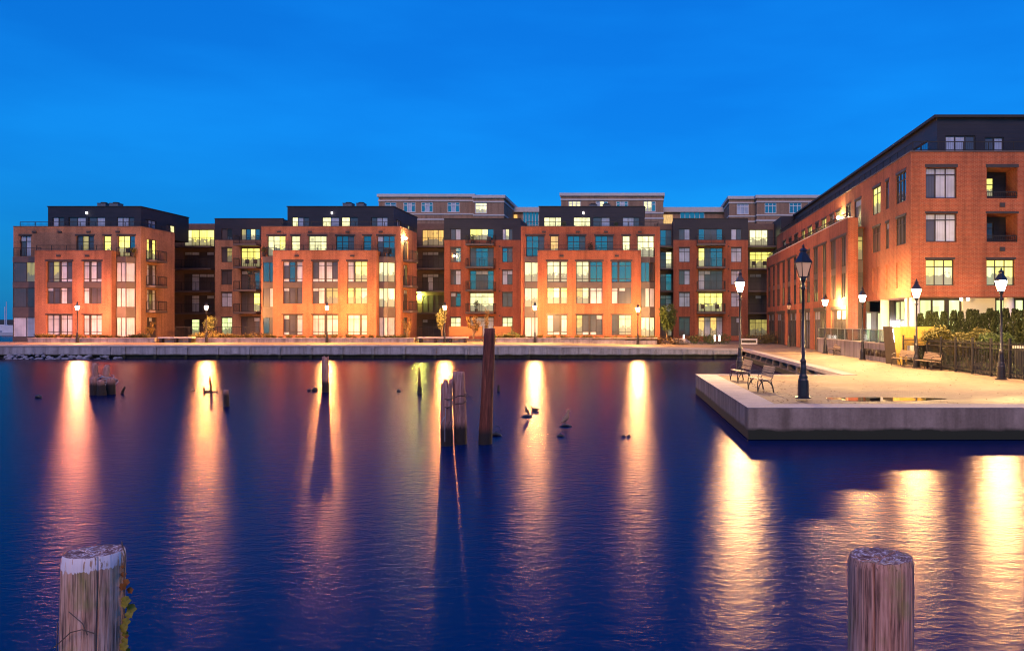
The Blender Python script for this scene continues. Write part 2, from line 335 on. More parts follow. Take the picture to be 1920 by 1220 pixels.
# ------------------------------------------------------------------ mesh helper
def abs_loc(o):
    v = Vector((0, 0, 0))
    while o: v += o.location; o = o.parent
    return v
class MB:
    def __init__(s): s.v = []; s.f = []; s.m = []; s.uv = []
    def quad(s, pts, mi=0, uv=None):
        i = len(s.v); s.v += [Vector(p) for p in pts]; s.f.append(tuple(range(i, i + len(pts)))); s.m.append(mi); s.uv.append(uv)
    def box(s, a, b, mi=0):
        x0, x1 = sorted((a[0], b[0])); y0, y1 = sorted((a[1], b[1])); z0, z1 = sorted((a[2], b[2]))
        p = [(x0, y0, z0), (x1, y0, z0), (x1, y1, z0), (x0, y1, z0), (x0, y0, z1), (x1, y0, z1), (x1, y1, z1), (x0, y1, z1)]
        for q in ((0, 3, 2, 1), (4, 5, 6, 7), (0, 1, 5, 4), (1, 2, 6, 5), (2, 3, 7, 6), (3, 0, 4, 7)): s.quad([p[k] for k in q], mi)
    def obox(s, F, u0, z0, u1, z1, o0, o1, mi=0):
        p = [F(u, z, o) for z in (z0, z1) for u, o in ((u0, o0), (u1, o0), (u1, o1), (u0, o1))]
        for q in ((0, 3, 2, 1), (4, 5, 6, 7), (0, 1, 5, 4), (1, 2, 6, 5), (2, 3, 7, 6), (3, 0, 4, 7)): s.quad([p[k] for k in q], mi)
    def tube(s, pts, rad, seg=8, mi=0, cap=True):
        pts = [Vector(p) for p in pts]
        rad = rad if isinstance(rad, (list, tuple)) else [rad] * len(pts)
        base = len(s.v); up = None
        for k, p in enumerate(pts):
            d = (pts[min(k + 1, len(pts) - 1)] - pts[max(k - 1, 0)]).normalized()
            if up is None:
                up = Vector((0, 1, 0)) if abs(d.z) > .8 else Vector((0, 0, 1))
            a = d.cross(up)
            a = a.normalized() if a.length > 1e-5 else d.orthogonal().normalized()
            b = a.cross(d).normalized(); up = b
            r = rad[k]; ra, rb = r if isinstance(r, tuple) else (r, r)
            for j in range(seg):
                t = 2 * math.pi * j / seg
                s.v.append(p + a * (ra * math.cos(t)) + b * (rb * math.sin(t)))
        for k in range(len(pts) - 1):
            for j in range(seg):
                q = base + k * seg
                s.f.append((q + j, q + (j + 1) % seg, q + seg + (j + 1) % seg, q + seg + j)); s.m.append(mi); s.uv.append(None)
        if cap:
            for q in (base, base + (len(pts) - 1) * seg):
                s.f.append(tuple(q + j for j in range(seg))); s.m.append(mi); s.uv.append(None)
    def lathe(s, c, prof, seg=12, mi=0, square=False):
        base = len(s.v); c = Vector(c)
        for r, z in prof:
            for j in range(seg):
                t = 2 * math.pi * (j + .5) / seg
                s.v.append(c + Vector((r * math.cos(t), r * math.sin(t), z)))
        for k in range(len(prof) - 1):
            for j in range(seg):
                q = base + k * seg
                s.f.append((q + j, q + (j + 1) % seg, q + seg + (j + 1) % seg, q + seg + j)); s.m.append(mi); s.uv.append(None)
        for q in (base, base + (len(prof) - 1) * seg):
            s.f.append(tuple(q + j for j in range(seg))); s.m.append(mi); s.uv.append(None)
    def build(s, name, mats, parent=None, loc=None, smooth=False):
        off = Vector(loc) if loc is not None else (abs_loc(parent) if parent else Vector((0, 0, 0)))
        me = bpy.data.meshes.new(name)
        me.from_pydata([tuple(v - off) for v in s.v], [], s.f)
        for k in (mats if isinstance(mats, (list, tuple)) else [mats]): me.materials.append(M[k])
        me.polygons.foreach_set('material_index', s.m)
        if smooth: me.polygons.foreach_set('use_smooth', [True] * len(s.f))
        ul = me.uv_layers.new(name='UVMap'); data = [0.] * (2 * len(me.loops))
        for pi, p in enumerate(me.polygons):
            n = p.normal; uv = s.uv[pi]
            for k, li in enumerate(p.loop_indices):
                if uv: a, b = uv[k]
                else:
                    q = s.v[me.loops[li].vertex_index]
                    if abs(n.z) > .7: a, b = q.x, q.y
                    elif abs(n.x) > abs(n.y): a, b = q.y, q.z
                    else: a, b = q.x, q.z
                data[2 * li] = a; data[2 * li + 1] = b
        ul.data.foreach_set('uv', data)
        me.update()
        o = bpy.data.objects.new(name, me); S.collection.objects.link(o)
        if parent: o.parent = parent
        elif loc is not None: o.location = off
        return o
def thing(name, label, cat, loc, group=None):
    o = bpy.data.objects.new(name, None); S.collection.objects.link(o); o.location = loc; o.empty_display_size = .3
    o['label'] = label; o['category'] = cat
    if group: o['group'] = group
    return o
def tag(o, label=None, cat=None, group=None, kind=None):
    for k, v in (('label', label), ('category', cat), ('group', group), ('kind', kind)):
        if v: o[k] = v
    return o
def dup(root, loc, rz=0., label=None, scale=None, name=None):
    r = root.copy(); S.collection.objects.link(r); r.location = loc; r.rotation_euler = (0, 0, rz)
    if scale: r.scale = (scale,) * 3 if isinstance(scale, (int, float)) else scale
    if label: r['label'] = label
    for ch in list(root.children):
        c = ch.copy(); S.collection.objects.link(c); c.parent = r
        for g in ch.children:
            d = g.copy(); S.collection.objects.link(d); d.parent = c
    return r
def PX(px, d): return (px - VX) * d / FP
def PZ(py, d): return CZ - (py - HY) * d / FP
def front(d): return lambda u, z, o: Vector((u, d - o, z))
def side(x, sgn): return lambda u, z, o: Vector((x + sgn * o, u, z))
def ground(x, y=0):
    t = min(1, max(0, (x + 10) / 19.3)); return 1.46 - .34 * t

def sheet(mb, F, u0, z0, u1, z1, holes=(), reveal=.22, mi=0):
    us = sorted({u0, u1, *[h[0] for h in holes], *[h[2] for h in holes]}); us = [u for u in us if u0 <= u <= u1]
    zs = sorted({z0, z1, *[h[1] for h in holes], *[h[3] for h in holes]}); zs = [z for z in zs if z0 <= z <= z1]
    for a, b in zip(us, us[1:]):
        for c, e in zip(zs, zs[1:]):
            mu, mz = (a + b) / 2, (c + e) / 2
            if any(h[0] < mu < h[2] and h[1] < mz < h[3] for h in holes): continue
            mb.quad([F(a, c, 0), F(b, c, 0), F(b, e, 0), F(a, e, 0)], mi)
    for h in holes:
        a, c, b, e = h[:4]; r = -(h[4] if len(h) > 4 else reveal)
        mb.quad([F(a, c, 0), F(a, e, 0), F(a, e, r), F(a, c, r)], mi)
        mb.quad([F(b, c, 0), F(b, c, r), F(b, e, r), F(b, e, 0)], mi)
        mb.quad([F(a, c, 0), F(a, c, r), F(b, c, r), F(b, c, 0)], mi)
        mb.quad([F(a, e, 0), F(b, e, 0), F(b, e, r), F(a, e, r)], mi)
def window(parent, F, u0, z0, u1, z1, spec, trans=.24, low=0., recess=.16, frame='bronze_frame', fw=.055, tstate=None, label=None):
    """spec: one letter per light, '|' a broad mullion after it. Part 'window' (frame), sub-part 'pane'."""
    fr = MB(); gl = MB()
    o0, o1 = -recess - .05, -recess + .03
    cells = [c for c in spec if c != '|']; n = len(cells)
    broad = []; k = 0
    for c in spec:
        if c == '|': broad.append(k)
        else: k += 1
    nb = len(broad); bw = .16
    wcell = (u1 - u0 - nb * bw) / n
    edges = []; u = u0
    for i in range(n):
        if i in broad: u += bw
        edges.append((u, u + wcell)); u += wcell
    fr.obox(F, u0, z0, u1, z0 + fw, o0, o1); fr.obox(F, u0, z1 - fw, u1, z1, o0, o1)
    fr.obox(F, u0, z0 + fw, u0 + fw, z1 - fw, o0, o1); fr.obox(F, u1 - fw, z0 + fw, u1, z1 - fw, o0, o1)
    for i in range(1, n):
        a = edges[i - 1][1]; b = edges[i][0]
        fr.obox(F, a - fw * .5, z0 + fw, b + fw * .5, z1 - fw, o0, o1 + (.03 if i in broad else .0))
    H = z1 - z0
    zz = [z0]
    if low: zz.append(z0 + low * H)
    if trans: zz.append(z1 - trans * H)
    zz.append(z1)
    for t in zz[1:-1]:
        fr.obox(F, u0 + fw, t - fw * .5, u1 - fw, t + fw * .5, o0 + .004, o1 - .004)
    mats = []; g = -recess - .02
    for i, (a, b) in enumerate(edges):
        for j in range(len(zz) - 1):
            st = cells[i]
            if trans and j == len(zz) - 2:
                if tstate: st = tstate[min(i, len(tstate) - 1)]
                elif st == 'D' and rng.random() < .35: st = 'B'
            if low and j == 0 and st == 'D' and rng.random() < .6: st = 'B'
            if st not in mats: mats.append(st)
            t = [rng.uniform(-.006, .006) for _ in range(3)]
            q = [F(a, zz[j], g + t[0]), F(b, zz[j], g + t[0] + t[1]), F(b, zz[j + 1], g + t[0] + t[1] + t[2]), F(a, zz[j + 1], g + t[0] + t[2])]
            U = lambda v: (v - u0) / max(.01, H); V = lambda v: (v - z0) / H
            gl.quad(q, mats.index(st), [(U(a), V(zz[j])), (U(b), V(zz[j])), (U(b), V(zz[j + 1])), (U(a), V(zz[j + 1]))])
    wo = fr.build('window', frame, parent)
    gl.build('pane', [PM[s] for s in mats], wo)
    if label: wo['label'] = label
    return wo
def railing(mb, pts, z, h=1.05, gap=.13, bar=.012, post=1.5):
    """rail along a polyline (list of xy) standing on height z"""
    for (x0, y0), (x1, y1) in zip(pts, pts[1:]):
        d = math.hypot(x1 - x0, y1 - y0); n = max(1, int(d / gap)); ex, ey = (x1 - x0) / d, (y1 - y0) / d
        F = lambda u, zz, o: Vector((x0 + ex * u - ey * o, y0 + ey * u + ex * o, zz))
        mb.obox(F, 0, z + h - .05, d, z + h, -.025, .025); mb.obox(F, 0, z + .08, d, z + .12, -.018, .018)
        for i in range(n + 1):
            u = d * i / n; mb.obox(F, u - bar / 2, z + .12, u + bar / 2, z + h - .05, -bar / 2, bar / 2)
        k = max(1, int(d / post))
        for i in range(k + 1):
            u = d * i / k; mb.obox(F, u - .025, z, u + .025, z + h - .052, -.022, .022)
class Each(MB):
    'every box given to it becomes a part of its own'
    def __init__(s): s.b = []
    def obox(s, *a): q = MB(); q.obox(*a); s.b.append(q)
    def box(s, *a): q = MB(); q.box(*a); s.b.append(q)
    def build(s, name, m, parent):
        for q in s.b: q.build(name, m, parent)
def balcony(parent, F, u0, u1, z, depth, base_off=0., h=1.05):
    sl = MB(); sl.obox(F, u0, z - .22, u1, z, base_off + .004, base_off + depth)
    so_ = sl.build('balcony', 'spandrel_metal', parent)
    rl = MB()
    P = [F(u0 + .05, 0, base_off + .03), F(u0 + .05, 0, base_off + depth - .05), F(u1 - .05, 0, base_off + depth - .05), F(u1 - .05, 0, base_off + .03)]
    railing(rl, [(p.x, p.y) for p in P], z + .002, h)
    rl.build('railing', 'black_rail', so_)
    return so_
def lintel(mb, F, u0, u1, z, h=.18, e=.12): mb.obox(F, u0 - e, z, u1 + e, z + h, -.05, .035)
def bx(name, a, b, m, parent):
    q = MB(); q.box(a, b); return q.build(name, m, parent)
#%%SETTING
# ------------------------------------------------------------------ setting: water, ground
wm = MB(); wm.quad([(-2500, -60, WZ), (2500, -60, WZ), (2500, 4000, WZ), (-2500, 4000, WZ)])
tag(wm.build('water', 'harbour_water'), kind='structure')
QY, WX, PY = 72.9, 9.3, 22.36          # quay face, walkway edge, pier front
g = MB()
def gcell(x0, y0, x1, y1, n=1):
    for i in range(n):
        a = x0 + (x1 - x0) * i / n; b = x0 + (x1 - x0) * (i + 1) / n
        g.quad([(a, y0, ground(a)), (b, y0, ground(b)), (b, y1, ground(b)), (a, y1, ground(a))])
gcell(-90, QY + .6, -57, 86.0); gcell(-57, QY + .6, -10, 190); gcell(-10, QY + .6, WX + .6, 190, 4)
gcell(WX + .6, PY + 1., 90, 190)
g.quad([(3.9, PY + 1., ground(9.3)), (WX + .6, PY + 1., ground(9.3)), (WX + .6, 36.3, ground(9.3)), (3.5, 36.3, ground(9.3))])
tag(g.build('promenade', 'paver'), kind='structure')
u_ = MB(); u_.box((-3000, 900, -1), (-60, 1400, 4.)); u_.box((-3000, 1400, -1), (400, 1600, 9.))
tag(u_.build('far_shore', 'shore_land'), kind='structure')
ZP = ground(99)

# quay wall across the basin
qw = thing('quay_wall', 'long pale concrete quay wall with ribs below the apartment blocks', 'quay wall', (-20, QY, 0))
a = MB()
for i in range(20):
    x0 = -90 + (99.3 / 20) * i; x1 = x0 + 99.3 / 20 - .012
    z0, z1 = ground(x0), ground(x1)
    a.quad([(x0, QY, .52), (x1, QY, .52), (x1, QY, z1 - .14), (x0, QY, z0 - .14)])
    a.quad([(x0, QY, .52), (x1, QY, .52), (x1, QY + .28, .52), (x0, QY + .28, .52)])
a.build('panel', 'quay_concrete', qw)
a = MB(); a.quad([(-90, QY + .25, -1), (WX, QY + .25, -1), (WX, QY + .25, .53), (-90, QY + .25, .53)])
a.build('tidal_footing', 'dark_concrete', qw)
a = MB(); n = 8
for i in range(n):
    xs = [-90, -57, -34, -22, -10, -3.6, 2.9, 6.1, WX + .6]
    x0, x1 = xs[i], xs[i + 1]; p = []
    for (x, z) in ((x0, ground(x0)), (x1, ground(x1))):
        p.append((x, z))
    (xa, za), (xb, zb) = p
    a.quad([(xa, QY - .06, za - .14), (xb, QY - .06, zb - .14), (xb, QY - .06, zb + .01), (xa, QY - .06, za + .01)])
    a.quad([(xa, QY - .06, za + .01), (xb, QY - .06, zb + .01), (xb, QY + .62, zb + .01), (xa, QY + .62, za + .01)])
    a.quad([(xa, QY - .06, za - .14), (xb, QY - .06, zb - .14), (xb, QY, zb - .14), (xa, QY, za - .14)])
a.build('coping', 'cap_concrete', qw)
for k in range(21):
    x = PX(205 if k == 0 else 233 + (k - 1) * 58.3, QY)
    if x > WX - .5: break
    a = MB(); a.box((x - .11, QY - .10, .0), (x + .11, QY - .006, ground(x) - .16)); a.box((x - .16, QY - .16, ground(x) - .34), (x + .16, QY - .105, ground(x) - .16))
    a.build('rib', 'quay_concrete', qw)

# walkway wall with raking buttresses
ww = thing('walkway_wall', 'concrete walkway edge wall with raking buttresses between quay and pier', 'quay wall', (WX, 55, 0))
a = MB(); a.box((WX + .45, 37.2, -1), (WX + .6, QY, ZP - .18)); a.build('back_wall', 'quay_concrete', ww)
a = MB(); a.box((WX - .02, 36.6, ZP - .18), (WX + .62, QY - .07, ZP + .012)); a.build('coping', 'cap_concrete', ww)
a = MB(); a.box((WX - .06, 37.2, .22), (WX + .44, QY - .12, .55)); a.build('wale_beam', 'pier_concrete', ww)
a = MB(); a.box((WX + .3, 37.2, -1), (WX + .44, QY - .12, .21)); a.build('tidal_footing', 'dark_concrete', ww)
for k in range(12):
    y = 39.2 + 2.85 * k; a = MB()
    for yy in (y - .16, y + .16):
        a.quad([(WX + .45, yy, .551), (WX + .0, yy, .551), (WX + .05, yy, .8), (WX + .45, yy, ZP - .19)])
    a.quad([(WX + .0, y - .16, .551), (WX + .0, y + .16, .551), (WX + .05, y + .16, .8), (WX + .05, y - .16, .8)])
    a.quad([(WX + .05, y - .16, .8), (WX + .05, y + .16, .8), (WX + .45, y + .16, ZP - .19), (WX + .45, y - .16, ZP - .19)])
    a.build('buttress', 'pier_concrete', ww)
    a = MB(); a.box((WX - .02, y + 1.3, -.8), (WX + .25, y + 1.55, .215)); a.build('pile', 'dark_concrete', ww)

# the pier
pr = thing('pier', 'low concrete pier with two benches and a lamp jutting into the basin', 'pier', (6, 29, 0))
XL0, XL1 = 3.03, 2.57
a = MB()
def slab(a, pts, z0, z1):
    n = len(pts)
    a.quad([(x, y, z1) for x, y in pts]); a.quad([(x, y, z0) for x, y in pts][::-1])
    for i in range(n):
        (x0, y0), (x1, y1) = pts[i], pts[(i + 1) % n]
        a.quad([(x0, y0, z0), (x1, y1, z0), (x1, y1, z1), (x0, y0, z1)])
slab(a, [(XL0, PY), (60, PY), (60, PY + 1.), (XL0 + .9, PY + 1.)], .24, ZP - .0)
slab(a, [(XL0, PY), (XL0 + .9, PY + 1.), (3.5, 36.3), (XL1, 36.9)], .24, ZP - .001)
slab(a, [(XL1, 36.9), (3.5, 36.3), (WX + .6, 36.3), (WX + .6, 36.9)], .24, ZP - .002)
a.build('concrete_edge', 'pier_concrete', pr)
a = MB(); e = .02
slab(a, [(XL0 - e, PY - e), (60, PY - e), (60, PY + 1.), (XL0 + .9, PY + 1.)], ZP + .001, ZP + .016)
slab(a, [(XL0 - e, PY - e), (XL0 + .9, PY + 1.), (3.5, 36.3), (XL1 - e, 36.9 + e)], ZP + .0015, ZP + .0165)
slab(a, [(XL1 - e, 36.9 + e), (3.5, 36.3), (WX - .03, 36.3), (WX - .03, 36.58)], ZP + .002, ZP + .017)
a.build('edge_top', 'cap_concrete', pr)
a = MB(); a.box((XL0 + .12, PY + .12, -1), (60, 36.2, .235)); a.build('pier_base', 'dark_concrete', pr)
# puddle on the pier
a = MB(); P = []
for k in range(48):
    t = 2 * math.pi * k / 48; r = 1 + .12 * math.sin(3 * t + 1) + .08 * math.sin(5 * t)
    P.append((7.6 + 1.75 * r * math.cos(t), 24.95 + .62 * r * math.sin(t), ZP + .006))
a.quad(P); tag(a.build('puddle', 'puddle_water'), kind='structure')

# ------------------------------------------------------------------ apartment blocks
F4, F3, F2, F1 = 10.5, 7.65, 4.85, 1.75
D0, D1, DP, DW, DR = 86.5, 88.0, 90.3, 101.0, 103.8
def block(label, x0p, x1p, fr0, fr1, fourth, cols, pent, pwin, lbay, rbay, sidewin=True, bulb=False, siderows='YBDD', zb=1.2, brick='red_brick'):
    fx = lambda p: PX(p, D1)
    X0, X1 = fx(x0p), fx(x1p); XF0, XF1 = PX(fr0, D0), PX(fr1, D0)
    t = thing('apartment_block', label, 'apartment building', ((X0 + X1) / 2, D1, ground(X1)), 'brick apartment blocks facing the basin')
    FF, FB = front(D0), front(D1); FS = side(X1, 1)
    ZT, ZFR = 14.06, 11.3
    # holes
    h4 = [(fx(a), F4 + .3 if not (a > fr0 - 5 and b < fr1 + 40) else F4 + .1, fx(b), 13.05) for a, b, s in fourth]
    bays = []
    lb = (X0 + .35, XF0, lbay); rb = (XF1, X1 - .55, rbay)
    hb = [(X0 + .5, F1 + .15, XF0 - .002, F4 - .05), (XF1 + .002, F1 + .15, X1 - .55, F4 - .05)]
    hs = []
    if sidewin: hs = [(89.1, zf + .06, 90.9, zf + 2.35) for zf in (F4, F3, F2, F1)]
    w_ = MB()
    sheet(w_, FB, X0, zb, X1, ZT, h4 + hb)
    sheet(w_, FS, D1, zb, 94.4, ZT, hs)
    w_.quad([(X0, D1, zb), (X0, 104, zb), (X0, 104, ZT), (X0, D1, ZT)])
    w_.quad([(X0, 94.4, zb), (X1, 94.4, zb), (X1, 94.4, ZT), (X0, 94.4, ZT)])
    w_.box((X0 + .003, D1 + .003, ZT - .8), (X1 - .003, D1 + .3, ZT - .002)); w_.box((X1 - .3, D1 + .31, ZT - .8), (X1 - .003, 94.39, ZT - .002))
    h3 = []
    rows = ((7.9, 10.13), (5.55, 7.3), (2.17, 4.36))
    for a, b, specs in cols:
        u0, u1 = PX(a, D0), PX(b, D0)
        h3 += [(u0, 5.55, u1, 10.13, .3), (u0, 2.17, u1, 4.36, .25)]
    w_.build('brick_wall', brick, t); w_ = MB()
    sheet(w_, FF, XF0, zb, XF1, ZFR, h3)
    for x in (XF0, XF1): w_.quad([(x, D0, zb), (x, D1, zb), (x, D1, ZFR), (x, D0, ZFR)])
    w_.quad([(XF0, D0 + .3, F4), (XF1, D0 + .3, F4), (XF1, D1, F4), (XF0, D1, F4)])
    w_.box((XF0 + .003, D0 + .003, F4 + .002), (XF1 - .003, D0 + .3, ZFR - .002))
    w_.build('front_frame', 'rose_brick' if brick == 'brown_lit_brick' else brick, t)
    cp = MB(); cp.box((X0 - .03, D1 - .04, ZT), (X1 + .03, D1 + .34, ZT + .07)); cp.box((X1 - .34, D1 + .345, ZT), (X1 + .03, 94.4, ZT + .07))
    cp.box((XF0 - .03, D0 - .04, ZFR), (XF1 + .03, D0 + .33, ZFR + .06)); cp.build('parapet_coping', 'spandrel_metal', t)
    rf = MB(); rf.quad([(X0, D1 + .3, ZT - .5), (X1, D1 + .3, ZT - .5), (X1, 94.4, ZT - .5), (X0, 94.4, ZT - .5)]); rf.build('roof', 'roof_grey', t)
    li = Each()
    # fourth floor windows
    for (a, b, s), h in zip(fourth, h4):
        window(t, FB, h[0], h[1], h[2], h[3], s, trans=.26); lintel(li, FB, h[0], h[2], h[3])
    # three storey frame
    for a, b, specs in cols:
        u0, u1 = PX(a, D0), PX(b, D0)
        for (z0, z1), s, lw in zip(rows, specs, (.16, 0, .16)):
            window(t, FF, u0, z0, u1, z1, s, trans=.22, low=lw, recess=.2)
        sp = MB(); sp.obox(FF, u0, 7.3, u1, 7.9, -.29, -.1); sp.build('spandrel', 'spandrel_metal', t)
        lintel(li, FF, u0, u1, 10.13); lintel(li, FF, u0, u1, 4.36, .12)
    li.build('lintel', 'bronze_frame', t)
    # bays at either side of the frame
    for (u0, u1, rows_), left in ((lb, True), (rb, False)):
        us = u0 + .16 if left else u0 + .01
        ue = u1 - .01 if left else u1
        b_ = MB(); dfr = D1 - .75
        cut = ue if left else us + (ue - us) * .62
        zz = [(F1 + .2, 4.1), (F2 + .35, F3 - .35), (F3 + .3, F4 - .4)]
        fl = front(dfr)
        for z0, z1 in ((1.3, zz[0][0]), (zz[0][1], zz[1][0]), (zz[1][1], zz[2][0]), (zz[2][1], F4 + .2)):
            b_.obox(fl, us, z0, cut, z1, -.7, 0)
            if not left:
                p = [(cut, dfr), (ue, D1 - .06), (cut, D1 - .06)]
                for z in (z0, z1): b_.quad([(x, y, z) for x, y in p])
                b_.quad([(cut, dfr, z0), (ue, D1 - .06, z0), (ue, D1 - .06, z1), (cut, dfr, z1)])
        b_.build('bay', 'spandrel_metal', t)
        for (z0, z1), s in zip(zz, rows_[::-1]):
            window(t, fl, us, z0, cut, z1, s if len(s) > 1 else s + s, trans=0, recess=.08, fw=.05)
            if not left:
                dx, dy = ue - cut, D1 - .06 - dfr; ln = math.hypot(dx, dy); ex, ey = dx / ln, dy / ln
                fa = lambda u, z, o: Vector((cut + ex * u + ey * o, dfr + ey * u - ex * o, z))
                window(t, fa, .02, z0, ln, z1, s[-1], trans=0, recess=.08, fw=.05)
    # terrace rail across the frame and bays
    r_ = MB(); railing(r_, [(X0 + .5, D1 - .6), (XF0, D1 - .6)], F4 + .25, .95); railing(r_, [(XF0 + .1, D0 + .15), (XF1 - .1, D0 + .15)], ZFR + .06, .55)
    cut = XF1 + (X1 - .55 - XF1) * .62
    railing(r_, [(XF1, D1 - .7), (cut, D1 - .7), (X1 - .6, D1 - .1)], F4 + .25, .95)
    railing(r_, [(X0 + .6, D1 + .2), (X1 - .2, D1 + .2), (X1 - .2, 94)], ZT + .07, .5)
    r_.build('terrace_railing', 'black_rail', t)
    # side balconies
    if sidewin:
        for zf, s in zip((F4, F3, F2, F1), siderows):
            window(t, FS, 89.1, zf + .06, 90.9, zf + 2.35, s + 'D' + s, trans=.2)
            if zf > F1: balcony(t, FS, 88.9, 91.2, zf, 1.05)
    # penthouse
    pa, pb = PX(pent[0], DP), PX(pent[1], DP); FPt = front(DP)
    hp = [(PX(a, DP), 13.62, PX(b, DP), 15.4) for a, b, s in pwin]
    p_ = MB(); sheet(p_, FPt, pa, 13.5, pb, 16.56, hp)
    hps = [(91.1, 13.65, 93.2, 15.3), (95.2, 13.65, 97., 15.2)] if sidewin else []
    sheet(p_, side(pb, 1), DP, 13.5, 99.9, 16.56, hps)
    p_.quad([(pa, DP, 13.5), (pa, 99.9, 13.5), (pa, 99.9, 16.56), (pa, DP, 16.56)])
    p_.quad([(pa, DP, 16.4), (pb, DP, 16.4), (pb, 99.9, 16.4), (pa, 99.9, 16.4)]); p_.quad([(pa, 99.9, 13.5), (pb, 99.9, 13.5), (pb, 99.9, 16.4), (pa, 99.9, 16.4)])
    p_.build('penthouse', 'dark_siding', t)
    c_ = MB(); c_.box((pa - .08, DP - .08, 16.56), (pb + .08, DP + .3, 16.66)); c_.box((pb - .3, DP + .305, 16.56), (pb + .08, 99.9, 16.66)); c_.build('roof_edge', 'black_rail', t)
    for (a, b, s), h in zip(pwin, hp): window(t, FPt, *h, s, trans=0, recess=.1, frame='black_rail')
    for h, s in zip(hps, ('DBB', 'DW')): window(t, side(pb, 1), *h, s, trans=0, recess=.1, frame='black_rail')
    # vents and small lights
    nv = 4
    for k in range(nv):
        x = X0 + (X1 - X0) * (.15 + .7 * k / (nv - 1)) + rng.uniform(-.5, .5)
        v = MB(); v.obox(FB, x - .22, 13.38, x + .22, 13.58, .004, .09); v.build('vent', 'bronze_frame', t)
    for x in (XF0 + 2.6, XF1 - 2.6):
        v = MB(); v.obox(FF, x - .22, 10.62, x + .22, 10.82, .004, .09); v.build('vent', 'bronze_frame', t)
    v = MB(); xm = pa + (pb - pa) * .42; v.obox(FPt, xm - .06, 15.75, xm + .06, 16.0, .004, .12); v.build('wall_light', 'bulb_small', t)
    if bulb:
        v = MB(); v.lathe((X1 + .25, D1 + 1.2, 12.9), [(.02, -.14), (.12, -.08), (.14, .04), (.02, .14)], 10); v.build('wall_lamp', 'bulb_warm', t)
    return t
A_ = block('leftmost brick block at the end of the quay beside open water', 25, 264, 65, 209,
    [(37, 58, 'DB'), (143, 176, 'DLD'), (194, 208, 'Y'), (221, 253, 'YYS')],
    [(87, 135.5, ('DL|BD', 'DD|BD', 'BB|BB')), (155, 190.5, ('B|BD', 'B|DD', 'B|BB'))],
    (90, 264), [(98.6, 120, 'BD'), (128.4, 160.8, 'DB'), (165.6, 197, 'DB'), (219, 251.5, 'BBD')],
    ('DL', 'DD', 'BB'), ('BB', 'BB', 'BB'), siderows='YBBD', brick='brown_lit_brick')
B_ = block('middle brick block behind the tallest mooring pile', 490, 751, 511.6, 705.8,
    [(501.5, 535, 'WWY'), (546, 562, 'W'), (578.5, 612, 'WWW'), (630, 664, 'SSD'), (681, 696, 'S'), (707, 740, 'DSS')],
    [(530, 567, ('DS|B', 'DD|D', 'DD|B')), (585, 633.5, ('DB|BD', 'DB|LL', 'BB|BB')), (651, 688, ('B|YY', 'Y|YW', 'BB|B'))],
    (539, 738), [(547.5, 579.5, 'WBD'), (604, 636, 'WB'), (640, 671.5, 'WD'), (696, 727, 'DBB')],
    ('SS', 'DB', 'SD'), ('WW', 'WW', 'BB'), bulb=True, siderows='DLDD', brick='rose_brick')
C_ = block('right-hand brick block nearest the walkway corner', 976.6, 1237.4, 1008, 1201.5,
    [(986.4, 1020.8, 'SSD'), (1031.7, 1047, 'O'), (1063.8, 1097.7, 'SSD'), (1115.8, 1150, 'SSD'), (1167, 1181, 'W'), (1195, 1226, 'WWW')],
    [(1025.4, 1063.3, ('WW|W', 'YW|Y', 'BD|B')), (1080, 1129.8, ('WW|SS', 'OW|BB', 'OD|DD')), (1146.5, 1183.7, ('S|SS', 'B|DD', 'D|WW'))],
    (1011, 1208.7), [(1019.7, 1052.4, 'WWW'), (1075.3, 1107, 'WW'), (1111.5, 1143.6, 'DB'), (1167, 1199, 'BBD')],
    ('WW', 'WW', 'BB'), ('SS', 'DB', 'WW'), sidewin=False)

